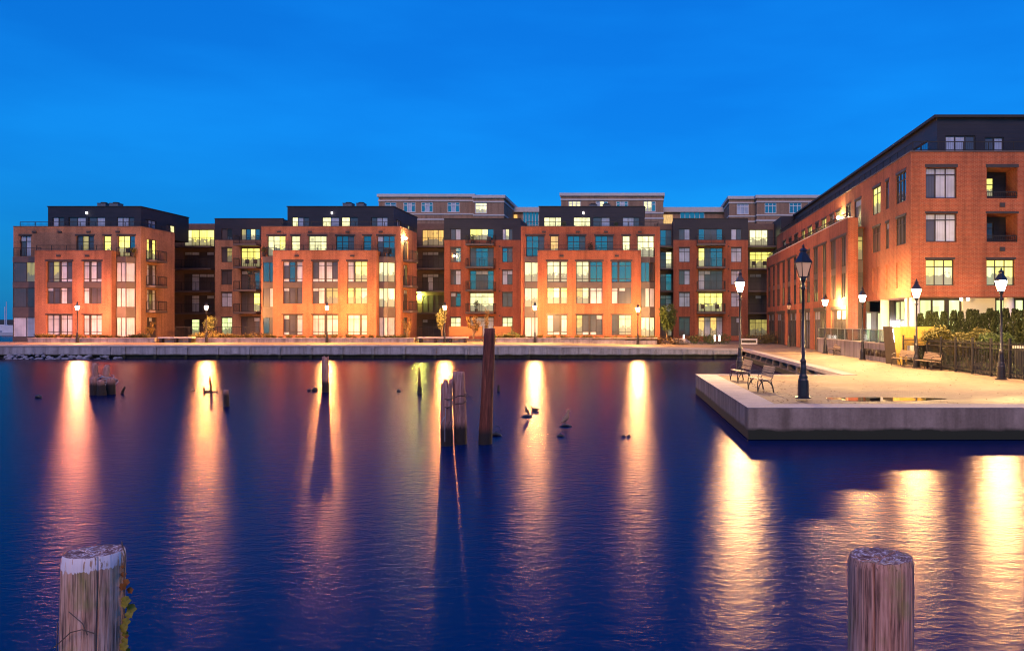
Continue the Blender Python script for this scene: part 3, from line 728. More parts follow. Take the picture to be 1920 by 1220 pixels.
# set-back wings between the blocks
def wing(label, p0, p1, wins, cen, brick='red_brick', zb=1.2):
    F = front(DW); X0, X1 = PX(p0, DW), PX(p1, DW)
    t = thing('apartment_wing', label, 'apartment building', ((X0 + X1) / 2, DW, ground(X0)), 'set-back wings of the apartment complex')
    fl = (F4 + 2.85, F4, F3, F2, F1)
    hs = []; ws = []
    for a, b, specs in wins:
        for zf, s in zip(fl, specs):
            top = zf == fl[0]; h = (PX(a, DW), zf + (.65 if not top else .55), PX(b, DW), zf + 2.45 if not top else 15.35)
            if zf == F1: h = (h[0], zf + .1, h[2], zf + 2.4)
            hs.append(h); ws.append((h, s, .28 if not top else 0))
    ca, cb, cs = cen
    for zf, s in zip(fl, cs):
        h = (PX(ca, DW), zf + .03, PX(cb, DW), zf + 2.42 if zf != fl[0] else 15.35); hs.append(h); ws.append((h, s, .2 if zf != fl[0] else 0))
    ZS = 13.94
    w_ = MB(); sheet(w_, F, X0, zb, X1, ZS, [h for h in hs if h[3] < ZS])
    w_.quad([(X0, DW, zb), (X0, DW + 4, zb), (X0, DW + 4, ZS), (X0, DW, ZS)]); w_.quad([(X1, DW, zb), (X1, DW + 4, zb), (X1, DW + 4, ZS), (X1, DW, ZS)])
    w_.build('brick_wall', brick, t)
    s_ = MB()
    top = [(h[0], max(h[1], ZS + .002), h[2], h[3]) for h in hs if h[3] > ZS]
    sheet(s_, F, X0 - .02, ZS + .001, X1 + .02, 16.6, top, .1)
    for x in (X0 - .02, X1 + .02): s_.quad([(x, DW, ZS), (x, DW + 6, ZS), (x, DW + 6, 16.6), (x, DW, 16.6)])
    s_.quad([(X0, DW, 16.45), (X1, DW, 16.45), (X1, DW + 8, 16.45), (X0, DW + 8, 16.45)])
    s_.build('upper_storey', 'dark_siding', t)
    e_ = MB(); e_.box((X0 - .06, DW - .06, 16.6), (X1 + .06, DW + .3, 16.68)); e_.build('roof_edge', 'black_rail', t)
    for h, s, tr in ws:
        if h[3] > ZS: h = (h[0], max(h[1], ZS + .002), h[2], h[3])
        window(t, F, *h, s, trans=tr, recess=.12)
    li = Each()
    for h, s, tr in ws:
        if h[3] < ZS: lintel(li, F, h[0], h[2], h[3], .13, .05)
    li.build('lintel', 'bronze_frame', t)
    for zf in fl[:4]: balcony(t, F, PX(ca, DW) - .25, PX(cb, DW) + .25, zf, 1.5)
    for zf in fl[1:]:
        v = MB(); xx = PX(cb, DW) + .75; v.obox(F, xx - .1, zf + 2.55, xx + .1, zf + 2.72, .004, .08); v.build('vent', 'bronze_frame', t)
    return t
def recess(t, p0, p1, specs, d=DR, frac=(.1, .98), bulb=None):
    """dark balcony bay beside a wing, parts of that wing"""
    F = front(d); X0, X1 = PX(p0, d), PX(p1, d); fl = (F4 + 2.85, F4, F3, F2, F1)
    hs = [(X0 + (X1 - X0) * frac[0], zf + .03, X0 + (X1 - X0) * frac[1], zf + 2.2) for zf in fl]
    w_ = MB(); sheet(w_, F, X0 - .6, 1.2, X1 + .6, 16.35, hs, .1); w_.quad([(X0 - .6, d, 16.3), (X1 + .6, d, 16.3), (X1 + .6, d + 6, 16.3), (X0 - .6, d + 6, 16.3)]); w_.build('recess_wall', 'lamplit_recess_siding', t)
    for h, s in zip(hs, specs): window(t, F, *h, s, trans=.2 if h[1] < 13 else 0, recess=.08)
    for zf in fl[:4]: balcony(t, F, X0 - .35, X1 + .35, zf, 1.7)
    if bulb:
        v = MB(); v.lathe((X0 + bulb[0] * (X1 - X0), d - .25, bulb[1]), [(.02, -.14), (.12, -.08), (.14, .04), (.02, .14)], 10); v.build('wall_lamp', bulb[2], t)
W1 = wing('set-back wing between the leftmost and middle brick blocks', 403, 530, [(415, 435, ('DS', 'DL', 'DD', 'BB', 'GG'))], (452, 487, ('LSWS', 'YYY', 'DSS', 'DDY', 'DDD')), 'brown_lit_brick')
recess(W1, 331, 403, ('WYYY', 'DDDD', 'DBDD', 'DBDD', 'DGDD'), frac=(.2, .98))
W2 = wing('set-back wing between the middle and right-hand brick blocks', 833, 976, [(844.6, 864, ('DB', 'DS', 'DB', 'DS', 'WW')), (941.6, 961, ('BWD', 'SD', 'BD', 'DD', 'WG'))], (881, 925.7, ('YYWS', 'DSSD', 'SDDS', 'WWWW', 'BBBB')))
recess(W2, 786, 833, ('OOOO', 'DDDD', 'DBDD', 'DDDD', 'DDDD'), frac=(.12, .98), bulb=(.0, 6.9, 'bulb_green'))
W3 = wing('set-back red wing behind the lit lamp on the pier end', 1262.6, 1402.3, [(1273, 1293.5, ('DB', 'BB', 'DB', 'BB', 'DD')), (1370.7, 1390.5, ('BD', 'BB', 'BB', 'BB', 'DD'))], (1309.5, 1354.7, ('SDDS', 'YDSS', 'BDDD', 'YYYY', 'OBOB')))
recess(W3, 1235, 1262, ('SD', 'DW', 'DS', 'DB', 'DL'), frac=(.1, .9))
recess(W3, 1402.3, 1452, ('WWWD', 'YYYY', 'DDDB', 'DDDB', 'LLLL'), frac=(.06, .96))

# ------------------------------------------------------------------ building on the right
RX, RF = 16.76, 49.5                  # its long face and its front
rb_ = thing('corner_building', 'large red brick corner building with dark top storey right of the walkway', 'apartment building', (26, 60, ZP))
FFr, FSd = front(RF), side(RX, -1)
ZT = 14.06; XE = 42.
fx = lambda p: PX(p, RF)
fz = lambda p: PZ(p, RF)
rows = ((11.2, 13.1), (8.5, 10.26), (5.8, 7.42))
hf = []; fw_ = []
for base in (0, 114, 228, 342):
    for (z0, z1), k in zip(rows, range(3)):
        h = (fx(1736 + base), z0, fx(1794 + base if k < 2 else 1789 + base), z1, .25 if (base != 114 or k == 2) else 1.6)
        hf.append(h); fw_.append((h, base, k))
w_ = MB(); sheet(w_, FFr, RX, 5.1, XE, ZT, hf, .25)
dd = lambda p: RX * FP / (p - VX)
hs = []; sw = []
for (pa, pb) in ((1680.4, 1698.7), (1660.5, 1667), (1636, 1651)):
    for (z0, z1), k in zip(rows, range(3)):
        h = (dd(pb), z0 if k < 2 else 5.75, dd(pa), z1, .1); hs.append(h); sw.append((h, pa, k))
sheet(w_, FSd, RF, 5.1, 59.4, ZT, hs, .2)
h4 = []
for k, y in enumerate((60.6, 63.6, 66.6, 69.2, 72., 75., 78., 81.5, 85, 88.5, 92)):
    h4.append((y, F4 + .35, y + (1.5 if k % 2 else 1.9), 12.95, .09))
sheet(w_, FSd, 59.4, 10.3, 98., ZT, h4, .2)
w_.quad([(RX, 59.4, 1), (RX, 98, 1), (RX, 98, 10.3), (RX, 59.4, 10.3)])
w_.quad([(RX, RF, 5.1), (XE, RF, 5.1), (XE, RF + 12, 5.1), (RX, RF + 12, 5.1)])                       # soffit
w_.box((RX + .003, RF + .003, ZT - .6), (XE, RF + .3, ZT - .002)); w_.box((RX + .003, RF + .31, ZT - .6), (RX + .3, 98, ZT - .002))
w_.quad([(RX, 98, 1), (45, 98, 1), (45, 98, ZT), (RX, 98, ZT)])
w_.build('brick_wall', 'red_brick', rb_)
bk = Each()                                                                # shallow brick-filled openings on the lower row
for h, pa, k in sw:
    if k == 2: bk.obox(FSd, h[0], h[1], h[2], h[3], -.1, -.07)
bk.build('blind_opening', 'red_brick', rb_)
cp = MB(); cp.box((RX - .05, RF - .05, ZT), (XE, RF + .34, ZT + .08)); cp.box((RX - .05, RF + .345, ZT), (RX + .34, 98, ZT + .08)); cp.build('parapet_coping', 'spandrel_metal', rb_)
rf = MB(); rf.quad([(RX, RF, ZT - .5), (XE, RF, ZT - .5), (XE, 98, ZT - .5), (RX, 98, ZT - .5)]); rf.build('roof', 'roof_grey', rb_)
li = Each()
for h, base, k in fw_:
    lintel(li, FFr, h[0], h[2], h[3], .2 if k == 0 else .12, .06)
    if base == 114 and k < 2:
        # recessed balcony: side walls, back wall with a window, low rail
        z0, z1 = h[1], h[3]; Fb = front(RF + 1.6)
        q = MB(); hole = (h[0] + .1, z0 + .35, h[0] + 1.15, z1 - .35)
        sheet(q, Fb, h[0], z0, h[2], z1, [hole], .1); q.build('loggia_wall', 'dark_siding', rb_)
        window(rb_, Fb, *hole, 'YY' if k == 0 else 'BD', trans=.35, recess=.08)
        q = MB(); railing(q, [(h[0] + .03, RF + .08), (h[2] - .03, RF + .08)], z0, .42, .12, .016); q.build('loggia_railing', 'black_rail', rb_)
    else:
        window(rb_, FFr, *h[:4], ('DBB' if k < 2 else 'YWW') if base == 0 else ('GYY' if k == 2 else 'DBB'), trans=.22 if k < 2 else .28, recess=.2, fw=.06, tstate='B' if k < 2 else 'Y')
for h, pa, k in sw:
    if k < 2:
        s = {1680.4: 'SSS' if k == 0 else 'DDD', 1660.5: 'D', 1636: 'YY' if k == 0 else 'DD'}[pa]
        window(rb_, FSd, *h[:4], s, trans=.25, recess=.07); lintel(li, FSd, h[0], h[2], h[3], .16, .06)
for k, h in enumerate(h4):
    window(rb_, FSd, *h[:4], 'D' if k in (0,) else ('YL' if k in (2, 4, 6, 7) else 'DS'), trans=.25, recess=.06); lintel(li, FSd, h[0], h[2], h[3], .14, .08)
# side frame, three storeys, nearer the walkway
XW = 15.44; FW = side(XW, -1); q = MB(); hh = []; gg = []
for k in range(6):
    y0 = 59.9 + 6.35 * k
    for (a, b) in ((y0, y0 + 1.35), (y0 + 3.1, y0 + 4.75)): hh.append((a + .1, 5.35, b + .1, 10.05, .09))
    gg.append((y0 + .1, 1.1, y0 + 4.7, 4.5, .14))
sheet(q, FW, 59.4, .9, 97.5, 11.3, hh + gg, .3)
q.quad([(XW, 59.4, .9), (XW + .75, 59.4, .9), (XW + .75, 59.4, 11.3), (XW, 59.4, 11.3)])
q.quad([(XW + .75, 59.4, .9), (XW + .75, 60.1, .9), (XW + .75, 60.1, 11.3), (XW + .75, 59.4, 11.3)])
q.quad([(XW, 59.4, 10.6), (RX, 59.4, 10.6), (RX, 97.5, 10.6), (XW, 97.5, 10.6)])
q.box((XW + .003, 59.403, 10.602), (XW + .3, 97.5, 11.298))
q.quad([(XW, 97.5, .9), (RX, 97.5, .9), (RX, 97.5, 11.3), (XW, 97.5, 11.3)])
q.build('side_frame', 'red_brick', rb_)
cp = MB(); cp.box((XW - .04, 59.36, 11.3), (XW + .33, 97.5, 11.37)); cp.build('frame_coping', 'pale_stone', rb_)
for i, h in enumerate(hh):
    window(rb_, FW, h[0], 7.75, h[2], h[3], 'DD', trans=.0, recess=.06); window(rb_, FW, h[0], 5.35, h[2], 7.3, 'DD' if i not in (5, 8) else 'DL', trans=.0, recess=.06)
    sp = MB(); sp.obox(FW, h[0], 7.3, h[2], 7.75, -.09, -.03); sp.build('spandrel', 'spandrel_metal', rb_)
for i in range(6):
    lintel(li, FW, hh[2 * i][0], hh[2 * i + 1][2], 10.05, .2, .15)
    g0 = gg[i]; window(rb_, FW, *g0[:4], 'DD|DD' if i else 'D|DD', trans=.22, recess=.09); lintel(li, FW, g0[0], g0[2], 4.5, .3, .1)
li.build('lintel', 'bronze_frame', rb_)
r_ = MB(); railing(r_, [(XW + .15, 59.6), (XW + .15, 97)], 11.37, .45); railing(r_, [(RX + .2, 97), (RX + .2, RF + .2), (XE, RF + .2)], ZT + .08, .62); r_.build('terrace_railing', 'black_rail', rb_)
# dark glazed slot between frame and corner
sl_ = MB(); sl_.box((XW + .76, 60.1, .9), (RX + .5, 60.3, 5.3)); sl_.box((XW + .76, 60.1, 7.3), (RX + .5, 60.3, 8.2)); sl_.box((XW + .76, 60.1, 10.0), (RX + .5, 60.3, 10.6)); sl_.build('slot_panel', 'spandrel_metal', rb_)
window(rb_, front(60.1), XW + .76, 8.2, RX, 10., 'L', trans=.2, recess=.05); window(rb_, front(60.1), XW + .76, 5.3, RX, 7.3, 'D', trans=.2, recess=.05)
# dark top storey
PF, PXW = 51.3, 19.05
FPf = front(PF)
ph = [(PX(1772, PF), 13.7, PX(1829, PF), 15.5), (PX(1846, PF), 13.7, PX(1882, PF), 15.4), (PX(1965, PF), 13.7, PX(2020, PF), 15.4)]
p_ = MB(); sheet(p_, FPf, PXW, 13.5, XE, 16.6, ph, .1)
phs = [(53.0, 13.7, 56., 15.6), (60, 13.7, 63, 15.5), (70, 13.7, 73, 15.5), (80, 13.7, 83, 15.5)]
sheet(p_, side(PXW, -1), PF, 13.5, 98.7, 16.6, phs, .1)
p_.quad([(PXW, PF, 16.45), (XE, PF, 16.45), (XE, 104, 16.45), (PXW, 104, 16.45)])
p_.box((17.4, 98.7, 11.3), (XE, 106, 16.6)); p_.box((RX + .0, 98.01, 1), (17.41, 106, 11.29))
p_.build('upper_storey', 'dark_siding', rb_)
e_ = MB(); e_.box((PXW - .25, PF - .25, 16.6), (XE, PF + .4, 16.78)); e_.box((PXW - .25, PF + .405, 16.6), (PXW + .3, 98.6, 16.78)); e_.build('roof_edge', 'black_rail', rb_)
for h, s in zip(ph, ('BBD', 'DB', 'BB')): window(rb_, FPf, *h, s, trans=0, recess=.08, frame='black_rail', fw=.07)
for h in phs: window(rb_, side(PXW, -1), *h, 'SS', trans=0, recess=.08, frame='black_rail', fw=.07)
v = MB(); v.lathe((RX - .3, 66.3, 12.2), [(.02, -.14), (.13, -.08), (.15, .04), (.02, .14)], 10); v.build('wall_lamp', 'bulb_warm', rb_)
# ground floor set back behind white columns
FG = front(RF + 2.2); q = Each()
gx = [fx(1708) + 1.0, fx(1718)]
GS = side(RX + 1.5, -1)
for (pa, pb, s) in ((1722, 1803, 'GG|G'), (1925, 1985, 'GGG'), (1990, 2060, 'GGG')):
    a0, a1 = PX(pa, RF + 2.2), PX(pb, RF + 2.2); window(rb_, FG, a0, 1.2, a1, 5.08, s, trans=.36, recess=.06, fw=.13)
window(rb_, FG, PX(1865, RF + 2.2), 1.2, PX(1922, RF + 2.2), 5.08, 'GGG', trans=.42, recess=.06, fw=.13)
q.box((PX(1803, RF + 2.2), RF + 2.05, 1.1), (PX(1864, RF + 2.2), RF + 2.6, 5.09)); q.box((PX(1700, RF + 2.2), RF + 2.21, 1.1), (PX(1722, RF + 2.2), RF + 2.6, 5.09))
q.build('lobby_wall', 'white_wall', rb_)
window(rb_, GS, RF + 2.3, 1.2, 57.4, 5.08, 'GGG|GG', trans=.36, recess=.06, fw=.12)
q = MB(); q.box((RX + 1.2, 57.5, .9), (RX + 1.6, 59.0, 5.09)); q.build('lobby_panel', 'bronze_frame', rb_)
window(rb_, front(59.0), RX - .1, 1.2, RX + 1.2, 4.3, 'GDG', trans=.0, recess=.06, fw=.1)
for (cx, cy) in ((RX + .35, 55.9), (RX + .4, RF + .5), (fx(1900), RF + .6)):
    q = MB(); q.lathe((cx, cy, 0), [(.3, .9), (.3, 5.09)], 20); q.build('column', 'white_wall', rb_, smooth=True)
v = MB(); v.obox(GS, 57.0, 2.0, 57.15, 3.6, .1, .2); v.build('wall_light', 'bulb_white', rb_)
for x in (PX(1815, RF), PX(1828, RF)): 
    v = MB(); v.box((x - .06, RF + 1., 4.9), (x + .06, RF + 1.12, 5.08)); v.build('spot_lamp', 'bulb_small', rb_)
for x in (fx(1879),):
    for z in (10.78, 8.05): v = MB(); v.obox(FFr, x - .16, z - .13, x + .16, z + .13, .004, .06); v.build('vent', 'bronze_frame', rb_)

# ------------------------------------------------------------------ tan buildings behind
def tan(label, segs, wins, DB=140., zb=10, link=()):
    X = PX(segs[0][0], DB); t = thing('tan_building', label, 'apartment building', (X, DB, 2), 'tan brick buildings behind the complex')
    q = MB(); st = MB()
    for (a, b, top, d) in segs:
        x0, x1 = PX(a, d), PX(b, d); zt = PZ(top, d)
        hs = [(PX(w0, d), PZ(y1, d), PX(w1, d), PZ(y0, d)) for (w0, w1, y0, y1, s) in wins if a <= w0 and w1 <= b]
        sheet(q, front(d), x0, zb, x1, zt, hs, .2)
        for x in (x0, x1): q.quad([(x, d, zb), (x, d + 30, zb), (x, d + 30, zt), (x, d, zt)])
        q.quad([(x0, d, zt - .3), (x1, d, zt - .3), (x1, d + 30, zt - .3), (x0, d + 30, zt - .3)])
        for yy, hh_, pr_ in ((top, .5, .25), (top + 11, .25, .1), (top + 36, .25, .1), (top + 46, .25, .1)):
            z = PZ(yy, d); st.box((x0 - pr_, d - pr_, z - hh_), (x1 + pr_, d - .003, z)); 
            for x, sg in ((x1, 1), (x0, -1)): st.box((x + sg * .003, d - .002, z - hh_), (x + sg * pr_, d + 30, z))
        for (w0, w1, y0, y1, s), h in zip([w for w in wins if a <= w[0] and w[1] <= b], hs):
            window(t, front(d), *h, s, trans=.3, recess=.12, frame='white_frame', fw=.12)
    q.build('brick_wall', 'tan_brick', t); st.build('string_course', 'pale_stone', t)
    for (a, b, top, d, bx0, bx1, sp) in link:
        x0, x1 = PX(a, d), PX(b, d); zt = PZ(top, d); zb2 = 14; q = MB()
        hs = [(PX(bx0, d), zb2 + .2, PX(bx1, d), PZ(397, d))]
        sheet(q, front(d), x0, zb2, x1, zt - .9, hs, .2); q.build('link_wall', 'tan_brick', t)
        window(t, front(d), *hs[0], 'SSSSS', trans=.25, recess=.1, frame='white_frame', fw=.12)
        q = MB(); q.box((x0, d - .5, zt - .9), (x1, d + 25, zt)); q.build('link_roof', 'pale_stone', t)
        q = MB(); q.box((PX(sp[0], d), d - .2, zb2), (PX(sp[1], d), d - .003, zt - 1.4)); q.build('lit_loggia', 'pane_amber', t)
    return t
tan('tan brick building rising behind the middle block', [(710, 888, 364, 141.), (888, 945, 366, 139.)],
    [(721, 743, 379, 398, 'SS'), (756, 779, 379, 398, 'SBS'), (789.6, 812, 379, 398, 'SBS'), (838.6, 861.7, 379, 398, 'SBS'), (890.6, 913, 380, 400, 'WWW')], link=[(945, 1012, 389, 150, 980, 1010, (948, 970))])
tan('tan brick building rising behind the right-hand block', [(1052, 1243.5, 362, 138.)],
    [(1065.6, 1089, 377, 396, 'WWW'), (1117, 1140, 377, 396, 'BWS'), (1155, 1178, 377, 396, 'SBS'), (1206.6, 1229.5, 377, 397, 'WWS')], link=[(1243.5, 1357, 389, 150, 1275, 1321, (1244, 1261))])
tan('tan brick building rising behind the corner building', [(1367, 1419, 368, 141.), (1419, 1600, 366, 139.)],
    [(1381.5, 1404, 382, 402, 'BBB'), (1433.7, 1456, 380, 400, 'SSS'), (1480, 1503, 380, 400, 'SSS'), (1515, 1538, 380, 400, 'SSS')])
#%%OBJECTS
# ------------------------------------------------------------------ street lamps
def lamp_parts(t, glow):
    q = MB()
    q.lathe((0, 0, 0), [(.24, 0), (.24, .04), (.175, .07), (.165, .55), (.14, .60), (.135, .68), (.105, .74), (.10, .95), (.09, 1.0), (.085, 1.02), (.085, 1.1), (.098, 1.14), (.07, 1.2)], 16)
    q.build('base', 'lamp_iron', t, loc=(0, 0, 0), smooth=False)
    q = MB(); q.lathe((0, 0, 0), [(.056, 1.18), (.042, 3.3), (.07, 3.33), (.07, 3.38), (.05, 3.42), (.05, 3.55), (.085, 3.6), (.10, 3.68), (.07, 3.7)], 14)
    q.tube([(-.16, 0, 3.36), (.16, 0, 3.36)], .014, 8); q.build('pole', 'lamp_iron', t, loc=(0, 0, 0), smooth=True)
    q = MB()
    b, tp, z0, z1 = .095, .178, 3.72, 4.14
    c = [(1, 1), (-1, 1), (-1, -1), (1, -1)]
    for i in range(4):
        q.tube([(c[i][0] * b, c[i][1] * b, z0), (c[i][0] * tp, c[i][1] * tp, z1)], .014, 6)
    q.box((-.11, -.11, z0 - .03), (.11, .11, z0 - .002)); q.box((-.195, -.195, z1), (.195, .195, z1 + .035))
    q.lathe((0, 0, 0), [(.265, z1 + .036), (.11, z1 + .28), (.095, z1 + .32), (.095, z1 + .36), (.13, z1 + .38), (.08, z1 + .42), (.03, z1 + .46), (.045, z1 + .50), (.02, z1 + .54), (.004, z1 + .58)], 4)
    q.build('lantern_frame', 'lamp_iron', t, loc=(0, 0, 0))
    q = MB(); b -= .012; tp -= .012
    P0 = [(x * b, y * b, z0 + .002) for x, y in c]; P1 = [(x * tp, y * tp, z1 - .004) for x, y in c]
    for i in range(4): q.quad([P0[i], P0[(i + 1) % 4], P1[(i + 1) % 4], P1[i]])
    q.quad(P0[::-1])
    q.build('lantern_glass', glow, t, loc=(0, 0, 0))
def lamp(label, x, y, glow, group, sc=1., rz=.5):
    t = thing('street_lamp', label, 'street lamp', (x, y, ground(x)), group); lamp_parts(t, glow); t.rotation_euler = (0, 0, rz); t.scale = (sc,) * 3; return t
GN, GF = 'lamp posts along the walkway and pier', 'lamp posts along the far promenade'
l0 = lamp('tall black lamp post with unlit lantern at the front of the pier', 5.0, 24.5, 'unlit_lamp_glow', GN, 1.0, 0.42)
l1 = lamp('lit lamp post behind the benches at the back of the pier', 4.58, 36.65, 'lamp_glow', GN, 1.0, .1)
dup(l1, (14.35, 62., ZP), .3, 'lit lamp post beside the lone bench at the wall')
dup(l1, (14.35, 51.6, ZP), .2, 'lit lamp post in front of the lettered wall')
dup(l1, (14.62, 42.3, ZP), .4, 'lit lamp post beside the two benches at the iron fence')
dup(l1, (15.17, 33.6, ZP), .5, 'lit lamp post at the right end of the iron fence')
dup(l0, (14.9, 80., ZP), .3, 'unlit lamp post far back in front of the corner building')
f0 = {}
for px, lab in ((145, 'lit lamp post in front of the leftmost brick block'), (387, 'lit lamp post beside the thin bush in the gap'), (613, 'lit lamp post in front of the middle brick block'),
                (834, 'lit lamp post beside the wooden screens'), (1003, 'lit lamp post at the left side of the right-hand block'), (1196, 'lit lamp post at the right side of the right-hand block')):
    y = 81.7; x = PX(px, y)
    k_ = 'lamp_glow_rose' if px < 200 else 'lamp_glow_pale' if px > 900 else 'lamp_glow_far'
    if k_ not in f0: f0[k_] = lamp(lab, x, y, k_, GF, .90, .4)
    else: dup(f0[k_], (x, y, ground(x)), .4, lab)

# ------------------------------------------------------------------ benches: slats on curled iron frames, facing -x, length along y
def arc(c, r, a0, a1, n=8, y=0.): return [(c[0] + r[0] * math.cos(R(a0 + (a1 - a0) * k / n)), y, c[1] + r[1] * math.sin(R(a0 + (a1 - a0) * k / n))) for k in range(n + 1)]
def bench(label, loc, rz=0., ln=1.3):
    t = thing('park_bench', label, 'bench', loc, 'slatted benches with iron frames'); t.rotation_euler = (0, 0, rz)
    for y in (-ln / 2, ln / 2):
        q = MB()
        q.tube(arc((.0, .0), (.27, .40), 0, 180, 10, y), .018, 6)                       # arch between the feet
        q.tube([(-.27, y, .0), (-.29, y, .2), (-.27, y, .40), (-.2, y, .44), (.18, y, .40), (.24, y, .5), (.33, y, .88)], .018, 6)
        q.tube([(.18, y, .4), (.25, y, .2), (.29, y, 0)], .018, 6)
        q.tube([(.27, y, .66)] + arc((-.03, .55), (.24, .13), 60, 180, 7, y) + arc((-.19, .52), (.08, .09), 180, 330, 5, y), .014, 6)
        q.build('iron_frame', 'lamp_iron', t, loc=(0, 0, 0))
    q = MB()
    for k in range(6):
        x = -.26 + .085 * k; z = .45 - .015 * k + (.0 if k else -.02)
        q.box((x, -ln / 2 - .04, z), (x + .07, ln / 2 + .04, z + .025))
    q.build('seat', 'slat_wood', t, loc=(0, 0, 0))
    q = MB()
    for k in range(5):
        z = .50 + .075 * k; x = .215 + .022 * k
        q.box((x, -ln / 2 - .04, z), (x + .022, ln / 2 + .04, z + .064))
    q.build('backrest', 'slat_wood', t, loc=(0, 0, 0))
    return t
bench('slatted bench on the pier nearer to the tall unlit lamp', (4.22, 28.0, ZP + .004), .12, 1.3)
bench('slatted bench on the pier farther back beside the lit lamp', (4.10, 32.6, ZP + .004), .12, 1.3)
bench('slatted bench partly behind the lamp post at the iron fence', (14.35, 43.7, ZP + .004), .12, 1.7)
bench('slatted bench standing free in front of the iron fence', (14.75, 41.0, ZP + .004), .14, 1.7)
bench('small bench against the concrete wall far along the walkway', (14.45, 59.6, ZP + .004), .05, 1.7)

# ------------------------------------------------------------------ right edge of the plaza
rw = thing('retaining_wall', 'low concrete wall with glass rail and metal lettering beside the walkway', 'wall', (14.9, 55, ZP))
q = MB()
for k in range(9):
    y0 = 47.3 + 2.1 * k; q.box((14.72, y0, .9), (15.0, y0 + 2.088, 2.2))
q.build('wall', 'planter_concrete', rw)
q = MB(); q.box((14.66, 47.3, 2.2), (15.05, 66.3, 2.27)); q.build('coping', 'cap_concrete', rw)
q = MB(); q.quad([(15.0, 47.4, ZP + .3), (17.6, 47.4, ZP + .3), (17.6, 66, ZP + .3), (15.0, 66, ZP + .3)]); q.build('terrace_floor', 'planter_concrete', rw)
for k in range(9):
    y0 = 47.4 + 2.1 * k; q = MB(); q.box((14.83, y0 + .04, 2.275), (14.845, y0 + 2.05, 3.05)); q.build('glass_panel', 'rail_glass', rw)
q = MB(); q.box((14.81, 47.4, 3.052), (14.865, 66.3, 3.09))
for k in range(10): q.box((14.805, 47.36 + 2.1 * k, 2.272), (14.87, 47.42 + 2.1 * k, 3.051))
q.build('handrail', 'hvac_metal', rw)
fc = bpy.data.curves.new('lettering', 'FONT'); fc.body = 'UNION WHARF'; fc.size = .62; fc.extrude = .03; fc.align_x = 'CENTER'; fc.space_character = 1.08
fo = bpy.data.objects.new('lettering', fc); S.collection.objects.link(fo)
dg = bpy.context.evaluated_depsgraph_get(); me = bpy.data.meshes.new_from_object(fo.evaluated_get(dg)); bpy.data.objects.remove(fo)
me.materials.clear(); me.materials.append(M['letter_metal'])
fo = bpy.data.objects.new('lettering', me); S.collection.objects.link(fo); fo.parent = rw
fo.location = Vector((14.68, 50.0, 1.42)) - rw.location; fo.rotation_euler = (R(90), 0, R(-90))
# tapered yellow gate pylon
gp = thing('gate_pylon', 'tapered yellow board screen with black steel edge at the end of the fence', 'screen', (14.6, 46.5, ZP))
q = MB(); zt = 3.28
a0, a1 = (14.38, 46.9), (14.62, 45.9)
q.quad([(14.30, 47.1, zt), (14.52, 46.0, zt), (14.70, 45.7, ZP), (14.42, 46.9, ZP)]); q.quad([(14.30, 47.1, zt), (14.9, 47.2, zt), (14.9, 47.2, ZP), (14.42, 46.9, ZP)])
q.quad([(14.30, 47.1, zt), (14.9, 47.2, zt), (14.9, 46.0, zt), (14.52, 46.0, zt)]); q.build('steel_edge', 'black_steel', gp)
q = MB(); q.quad([(14.523, 45.995, zt), (14.92, 45.98, zt), (15.12, 45.66, ZP), (14.703, 45.695, ZP)]); q.quad([(14.92, 45.98, zt), (14.92, 47.0, zt), (15.12, 47., ZP), (15.12, 45.66, ZP)]); q.build('board_edge', 'yellow_board', gp)
q = MB(); q.box((14.93, 46.0, 2.2), (16.9, 46.15, zt - .003)); q.box((15.13, 45.8, ZP), (15.3, 46.1, 2.2)); q.build('board_panel', 'yellow_board', gp)
# iron fence
fp = [(14.68, 44.6), (14.98, 41.7), (15.3, 38.8), (15.62, 35.6), (15.9, 32.6), (16.2, 29.6)]
fe = thing('iron_fence', 'black iron picket fence on the right side of the plaza', 'fence', (15.3, 38.8, ZP))
for (x0, y0), (x1, y1) in zip(fp, fp[1:]):
    for half in range(2):
        xa, ya = x0 + (x1 - x0) * half / 2, y0 + (y1 - y0) * half / 2; xb, yb = x0 + (x1 - x0) * (half + 1) / 2, y0 + (y1 - y0) * (half + 1) / 2
        d = math.hypot(xb - xa, yb - ya); ex, ey = (xb - xa) / d, (yb - ya) / d
        F = lambda u, zz, o: Vector((xa + ex * u - ey * o, ya + ey * u + ex * o, zz))
        q = MB()
        for z in (.18, 1.22, 1.42): q.obox(F, .05, ZP + z, d - .05, ZP + z + .04, -.018, .018)
        n = 12
        for k in range(1, n): 
            u = d * k / n; q.obox(F, u - .011, ZP + .08, u + .011, ZP + 1.56, -.011, .011)
        q.build('picket_panel', 'black_rail', fe)
        q = MB(); q.obox(F, -.04, ZP, .04, ZP + 1.66, -.04, .04); q.obox(F, -.055, ZP + 1.66, .055, ZP + 1.70, -.055, .055); q.build('post', 'black_rail', fe)
q = MB(); q.box((17.2, 36.5, .9), (40, 36.8, 2.33)); q.box((17.15, 36.45, 2.33), (40, 36.85, 2.45), 1)
gw = tag(q.build('garden_wall', ['dark_concrete', 'pale_stone'], loc=(20, 36.6, .9)), 'low pale wall top behind the right end of the iron fence', 'wall')
q = MB(); q.quad([(15.1, 47.2, ZP + .05), (16.1, 33, ZP + .05), (40, 33, ZP + .05), (40, 47.2, ZP + .05)]); tag(q.build('garden_soil', 'soil'), kind='structure')

